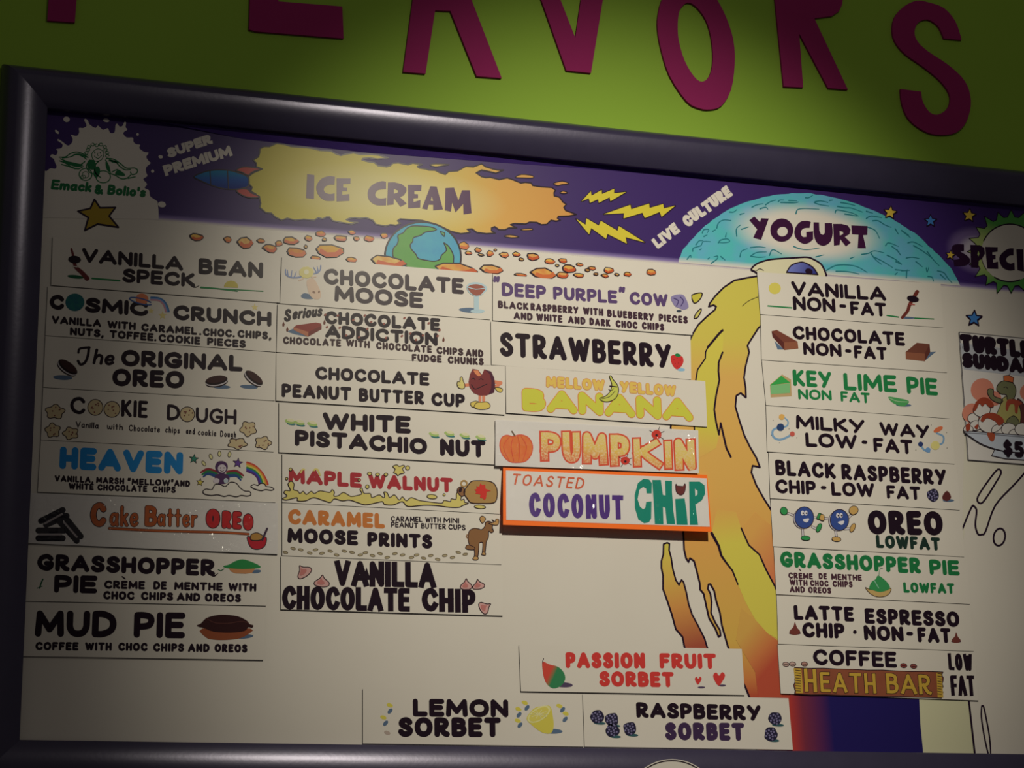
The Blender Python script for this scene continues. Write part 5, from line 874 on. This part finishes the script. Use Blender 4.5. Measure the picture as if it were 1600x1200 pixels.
p.stroke(cr([(1225, 652), (1231, 658), (1230, 665), (1222, 668)], 4), 3, SW, 1, taper=(.6, 1)); p.stroke(cr([(1219, 667), (1208, 672), (1208, 682), (1217, 687), (1228, 684), (1238, 678)], 4), 3.4, SW, 1)
for x, y, r, c in ((1221.5, 651.5, 4.6, (228, 176, 92)), (1219.5, 667.5, 6, (52, 72, 110)), (1238, 678, 4, (206, 96, 80))): p.disc(x, y, r, ink(c), 3)
p = th.part('planet_picture'); p.stroke(cr([(1464, 677), (1474, 682), (1473, 692), (1466, 695)], 4), 2.8, SW, 1); p.stroke(cr([(1438, 695), (1444, 703), (1452, 706)], 4), 3, SW, 1)
for x, y, r, c in ((1438.5, 694, 4, (52, 66, 110)), (1461.5, 696, 7, (228, 214, 130)), (1450, 703, 4, (120, 160, 196))): p.disc(x, y, r, ink(c), 3)
p.poly(ell(1466, 671, 8, 3.6, -28), ink((224, 118, 74)), 3)
for i, (x, y) in enumerate(((1208, 657), (1205, 680), (1233, 670), (1245, 684), (1218, 692), (1455, 664), (1479, 676), (1431, 703), (1480, 700))): p.disc(x, y, .7, OUT, 1)
th.done()
th = strip('white strip reading BLACK RASPBERRY CHIP LOW FAT', [(1201, 707), (1495, 726), (1500, 797), (1203.5, 778.5)])
p = th.part('lettering'); words(p, [('BLACK', 1212, 742.5, 1306.5, 748.5, 24.5), ('RASPBERRY', 1315.5, 749.5, 1479.5, 758.5, 25), ('CHIP', 1212, 770.5, 1275.5, 773.5), ('-', 1283, 772, 1292, 772.5), ('LOW', 1299.5, 774.5, 1367, 777), ('FAT', 1386, 779, 1439, 781.5, 21)], 22, .21)
berry(th, 1458, 774, 10, 31, False); p = th.part('chocolate_chip_picture'); p.poly(ell(1482, 782, 9, 2.2), SHADOW, 1); p.poly(cr([(1479, 767), (1484, 771), (1486, 778), (1480, 783), (1473, 780), (1473, 774)], 3, True), ink((100, 50, 46)), 2)
th.done()
th = strip('white strip with two dancing blue cookie figures beside dark LOWFAT lettering', [(1204, 780), (1502, 798), (1507, 870), (1208, 853.5)])
p = th.part('lettering'); word(p, 'OREO', 1357, 835, 1474.5, 837, 38, .28); word(p, 'LOWFAT', 1369.5, 856, 1470, 860.5, 20.5, .23, ink((36, 56, 46)))
K = lambda pts: sc(pts, 7.27, 1190, 775); CB = ink((60, 82, 142)); GG = ink((58, 150, 80)); YG = ink((206, 164, 92)); LIMB = ink((214, 204, 196))
for cx, cy, r, hand, foot, arms, legs, m in ((485, 245, 107, [(250, 165), (660, 235)], [(500, 478), (652, 360)], [((300, 195), (370, 225)), ((590, 245), (650, 245))], [((465, 360), (470, 460)), ((575, 350), (620, 375))], GG), (885, 272, 105, [(1045, 160), (685, 245)], [(850, 490), (1035, 360)], [((1030, 200), (985, 250)), ((720, 255), (780, 262))], [((835, 370), (850, 460)), ((940, 375), (1010, 370))], YG)):
    p = th.part('cookie_figure_picture')
    for a, b in arms+legs: p.stroke(K([a, b]), 4, OUT, 1); p.stroke(K([a, b]), 2.6, LIMB, 2)
    p.poly(ell(1190+(cx-22)/7.27, 775+(cy+12)/7.27, r/7.27, r*1.12/7.27), OUT, 3); p.poly(ell(1190+(cx-14)/7.27, 775+(cy+8)/7.27, r/7.27, r*1.12/7.27), ink((200, 192, 190)), 4); p.shape(ell(1190+cx/7.27, 775+cy/7.27, r/7.27, r*1.14/7.27), CB, OUT, .9, 5)
    for (x, y), (a, b) in ((hand[0], (46, 44)), (hand[1], (32, 36))): p.shape(blob(1190+x/7.27, 775+y/7.27, a/7.27, b/7.27, int(x), 7, .2), m, OUT, .7, 11 if m is YG else 8)
    for i, (x, y) in enumerate(foot): p.shape(ell(1190+x/7.27, 775+y/7.27, 52/7.27, 26/7.27, 5 if i == 0 else -65), m, OUT, .7, 8)
    for dx in (-20, 18): p.poly(ell(1190+(cx+dx)/7.27, 775+(cy-52)/7.27, 2.6, 3.8), ink((226, 220, 214)), 8); p.disc(1190+(cx+dx+8)/7.27, 775+(cy-50)/7.27, 1.4, OUT, 9)
    p.poly(cr(K([(cx-20, cy+25), (cx+50, cy+8), (cx+45, cy+42), (cx+18, cy+55)]), 3, True), ink((226, 220, 214)), 8)
th.done()
th = strip('white strip reading GRASSHOPPER PIE LOWFAT in green, in the right column', [(1209, 855), (1511, 871), (1516, 944), (1213, 928.5)])
p = th.part('lettering'); words(p, [('GRASSHOPPER', 1219.5, 886, 1439.5, 896.5, 25), ('PIE', 1453, 898, 1500, 899.5, 24), ('LOWFAT', 1412, 926, 1492, 928, 16.5)], 25, .23, ink((36, 122, 66)))
p = th.part('ingredient_text'); words(p, [('CREME', 1232, 904, 1270.5, 905.5), ('DE', 1279.5, 905, 1292.5, 905.5), ('MENTHE', 1299, 906, 1347, 907.7), ('WITH', 1234, 914.5, 1262, 915.8), ('CHOC', 1266, 915.8, 1295, 916.8), ('CHIPS', 1301, 917, 1332.5, 918), ('AND', 1234, 925.5, 1258, 926.2), ('OREOS', 1263, 926.5, 1299, 927.8)], 9.8, .22, ink((76, 44, 54))); p.stroke([(1248.5, 889), (1251.5, 892)], 1.4, ink((76, 44, 54)), 3)
p = th.part('pie_picture'); p.shape(cr([(1352, 918), (1360, 921), (1380, 923), (1392, 919), (1390, 927), (1382, 932), (1370, 932.5), (1359, 927)], 3, True), ink((206, 172, 104)), OUT, .8, 1); p.poly(cr([(1358, 919), (1362, 909), (1368, 905), (1372, 899), (1380, 904), (1388, 912), (1390, 920), (1376, 925), (1364, 922)], 3, True), ink((62, 150, 84)), 3); p.stroke([(1366, 907), (1373, 919)], 1, ink((170, 210, 180)), 5); p.stroke(cr([(1373, 901), (1375, 889), (1379, 888)], 3), 1, ink((120, 150, 120)), 5)
th.done()
th = strip('white strip reading LATTE ESPRESSO CHIP NON-FAT', [(1213.5, 930), (1516, 945), (1522, 1017.5), (1216, 1006)])
p = th.part('lettering'); words(p, [('LATTE', 1241, 968.5, 1335, 971.5, 23.5), ('ESPRESSO', 1352, 974.5, 1500, 980, 24.5), ('CHIP', 1254, 996, 1320.5, 998, 24), ('*', 1333.5, 998, 1338.5, 998, 22), ('NON', 1350.5, 1000, 1412.5, 1002.5), ('-', 1417, 1001, 1427.5, 1001.5), ('FAT', 1434.5, 1003.5, 1486.5, 1005)], 23.5, .23)
for x, y, r in ((1242, 983, 8.5), (1494, 997, 7)): p = th.part('chocolate_chip_picture'); p.poly(ell(x, y+r*.75, r*1.1, r*.3), ink((90, 60, 66)), 1); p.poly(cr([(x, y-r*1.3), (x+r*.4, y-r*.3), (x+r, y+r*.45), (x+r*.5, y+r), (x-r*.6, y+r), (x-r, y+r*.4), (x-r*.3, y-r*.4)], 3, True), ink((122, 62, 52)), 2)
th.done()
th = strip('white strip with a brown candy-bar drawing under COFFEE lettering', [(1215, 1007), (1523, 1018.5), (1529, 1094.5), (1220, 1083.5)])
p = th.part('lettering'); words(p, [('COFFEE', 1271, 1039, 1402, 1043.5, 25)], 25, .21); p = th.part('lettering'); word(p, 'LOW', 1482.5, 1047, 1520.5, 1048.5, 26.5, .2, cap='b', gap=.06); word(p, 'FAT', 1486.5, 1087, 1524.5, 1087.5, 32, .18, cap='b', gap=.08)
p = th.part('candy_bar_picture'); m = noisy('marker_brown', (142, 76, 52), (160, 92, 62), 60, .45, .4); GY = ink((206, 166, 62))
R = random.Random(5); q = [(1240+R.uniform(0, 2.5), 1043+41*i/9) for i in range(10)]+[(1244+231*i/10, 1084.5+6.5*i/10+R.uniform(-.6, .6)) for i in range(1, 10)]+[(1474-R.uniform(0, 3), 1091-41*i/9) for i in range(10)]+[(1471-231*i/10, 1050-7*i/10+R.uniform(-.6, .6)) for i in range(1, 10)]
p.shape(q, m, OUT, 1, 1); p.poly([(1240, 1044), (1252, 1044.5), (1255, 1083), (1244, 1083)], GY, 3); p.poly([(1463, 1051), (1471, 1051), (1474, 1090), (1465, 1090)], GY, 3)
for i in range(9): y = 1047+i*4; p.stroke([(1243, y), (1251, y+1)], 1, OUT, 4); p.stroke([(1465, y+5), (1471, y+6)], 1, OUT, 4)
p = th.part('candy_bar_lettering')
for grow, mm, lay in ((1.6, OUT, 5), (0, GY, 6)):
    word(p, 'H', 1258, 1080.5, 1277, 1081.5, 36, .15, mm, lay, 'b', grow=grow); word(p, 'EATH', 1282.5, 1081, 1369.5, 1083.5, 31, .15, mm, lay, 'b', grow=grow, gap=.14); word(p, 'BAR', 1386, 1083, 1456, 1085.5, 31, .16, mm, lay, 'b', grow=grow, gap=.12)
for x, y, c in ((1228, 1038, (206, 170, 150)), (1238.5, 1037.5, (206, 170, 150)), (1257, 1037.5, (190, 140, 120)), (1412, 1040, (150, 70, 60)), (1427.5, 1041, (150, 80, 70))): p = th.part('coffee_bean_picture'); p.shape(ell(x, y, 5, 3.4, 8), ink(c), OUT, .8, 1); p.stroke([(x-3, y), (x+3, y+.6)], .7, OUT, 4)
th.done()
# ---- special sundae sheet at the right edge
TQ = [(1498, 519), (1668, 535), (1684, 732), (1512, 718.5)]
th = strip('white sheet with a cartoon turtle in a bowl and a price, at the right edge', TQ, None, name='sundae_sheet', t=.0008, extra='paper_sheet', face=PAPER)
p = th.part('outline'); q = [(x+(1 if x < 1600 else -1), y) for x, y in TQ]; p.stroke(q+[q[0]], 1.2, ink((90, 84, 84)), 1)
p = th.part('lettering'); word(p, 'TURTLE', 1501, 549, 1613, 561, 28, .34, INK, 6, gap=.0); word(p, 'SUNDAE', 1504, 574, 1616, 585, 24, .36, INK, 6, gap=.0)
p.stroke([(1504, 544), (1504, 541)], .5, INK, 6); p.poly([(1497+3, 523), (1516, 523), (1516, 532), (1501, 531)], INK, 6); p.poly([(1500, 536), (1612, 550), (1614, 590), (1506, 577)], ink((190, 190, 188)), 1)
p = th.part('price_lettering'); word(p, '$', 1568.5, 712, 1583, 713, 25, .2, INK, 26); word(p, '5', 1586, 714, 1601, 715, 25, .22, INK, 26)
K = lambda pts: sc(pts, 5.217, 1490, 500)
p = th.part('turtle_picture'); CL = ink((222, 140, 112)); TG = ink((122, 122, 84)); TB = ink((176, 166, 96))
for x, y, r in ((235, 570, 95), (150, 760, 80), (610, 590, 70), (330, 640, 60)): p.poly(ell(1490+x/5.217, 500+y/5.217, r/5.217, r/5.217), CL, 1)
p.shape(cr(K([(400, 640), (460, 620), (530, 680), (550, 780), (540, 880), (470, 890), (420, 840), (350, 790), (380, 700)]), 3, True), TB, OUT, .8, 5); p.shape(cr(K([(350, 560), (375, 510), (430, 495), (490, 520), (510, 580), (490, 640), (440, 650), (430, 610), (380, 600)]), 3, True), TG, OUT, .9, 6); p.shape(cr(K([(275, 590), (290, 560), (325, 570), (330, 620), (400, 650), (380, 680), (310, 650)]), 3, True), TG, OUT, .9, 6); p.shape(K([(408, 455), (450, 450), (490, 470), (485, 510), (410, 495)]), ink((214, 112, 62)), OUT, .8, 8); p.stroke(K([(455, 455), (462, 428)]), .8, OUT, 8); p.shape(cr(K([(520, 640), (580, 700), (590, 850), (545, 870), (550, 750)]), 3, True), ink((100, 56, 52)), OUT, .8, 7); p.shape(cr(K([(440, 650), (510, 650), (560, 680), (530, 700), (520, 760), (500, 750), (495, 690), (460, 690), (440, 740), (425, 720)]), 3, True), ink((166, 74, 52)), None, 1, 8); p.stroke(cr(K([(410, 550), (430, 545), (440, 560)]), 3), 1, OUT, 8); p.shape(cr(K([(430, 830), (490, 780), (535, 830), (530, 890), (500, 900)]), 3, True), TG, OUT, .8, 7)
p = th.part('ice_cream_picture')
for i, (x, y, a, b) in enumerate(((160, 800, 45, 40), (180, 860, 45, 40), (230, 730, 70, 60), (300, 840, 100, 80), (370, 900, 60, 50), (450, 890, 60, 50), (500, 930, 50, 40), (120, 890, 40, 30), (560, 890, 60, 50))): p.shape(ell(1490+x/5.217, 500+y/5.217, a/5.217, b/5.217), PAPER, OUT, .8, 9+1.2*i)
for pts in ([(160, 740), (180, 670), (240, 630), (300, 650), (330, 700), (290, 710), (260, 680), (235, 705), (210, 680), (185, 730)], [(220, 815), (250, 770), (320, 755), (390, 790), (410, 830), (370, 860), (345, 830), (310, 810), (270, 800), (240, 830)], [(170, 870), (200, 850), (195, 890)], [(100, 860), (130, 840), (135, 890), (105, 905)]): p.poly(cr(K(pts), 3, True), ink((166, 72, 48)), 21)
p = th.part('bowl_picture'); q = cr(K([(95, 908), (300, 920), (574, 940), (800, 958), (960, 965), (900, 1030), (780, 1080), (600, 1080), (420, 1070), (250, 1020), (150, 960)]), 3, True); p.shape(q, ink((196, 200, 202)), OUT, 1, 21); p.stroke(K([(100, 920), (300, 932), (574, 955), (950, 975)]), .8, OUT, 23); p.shape(K([(340, 1050), (310, 1105), (420, 1130), (700, 1150), (720, 1085)]), ink((196, 200, 202)), OUT, .9, 9); p.poly(cr(K([(275, 920), (335, 928), (330, 980), (310, 990), (290, 970)]), 3, True), ink((176, 84, 54)), 24)
th.done()
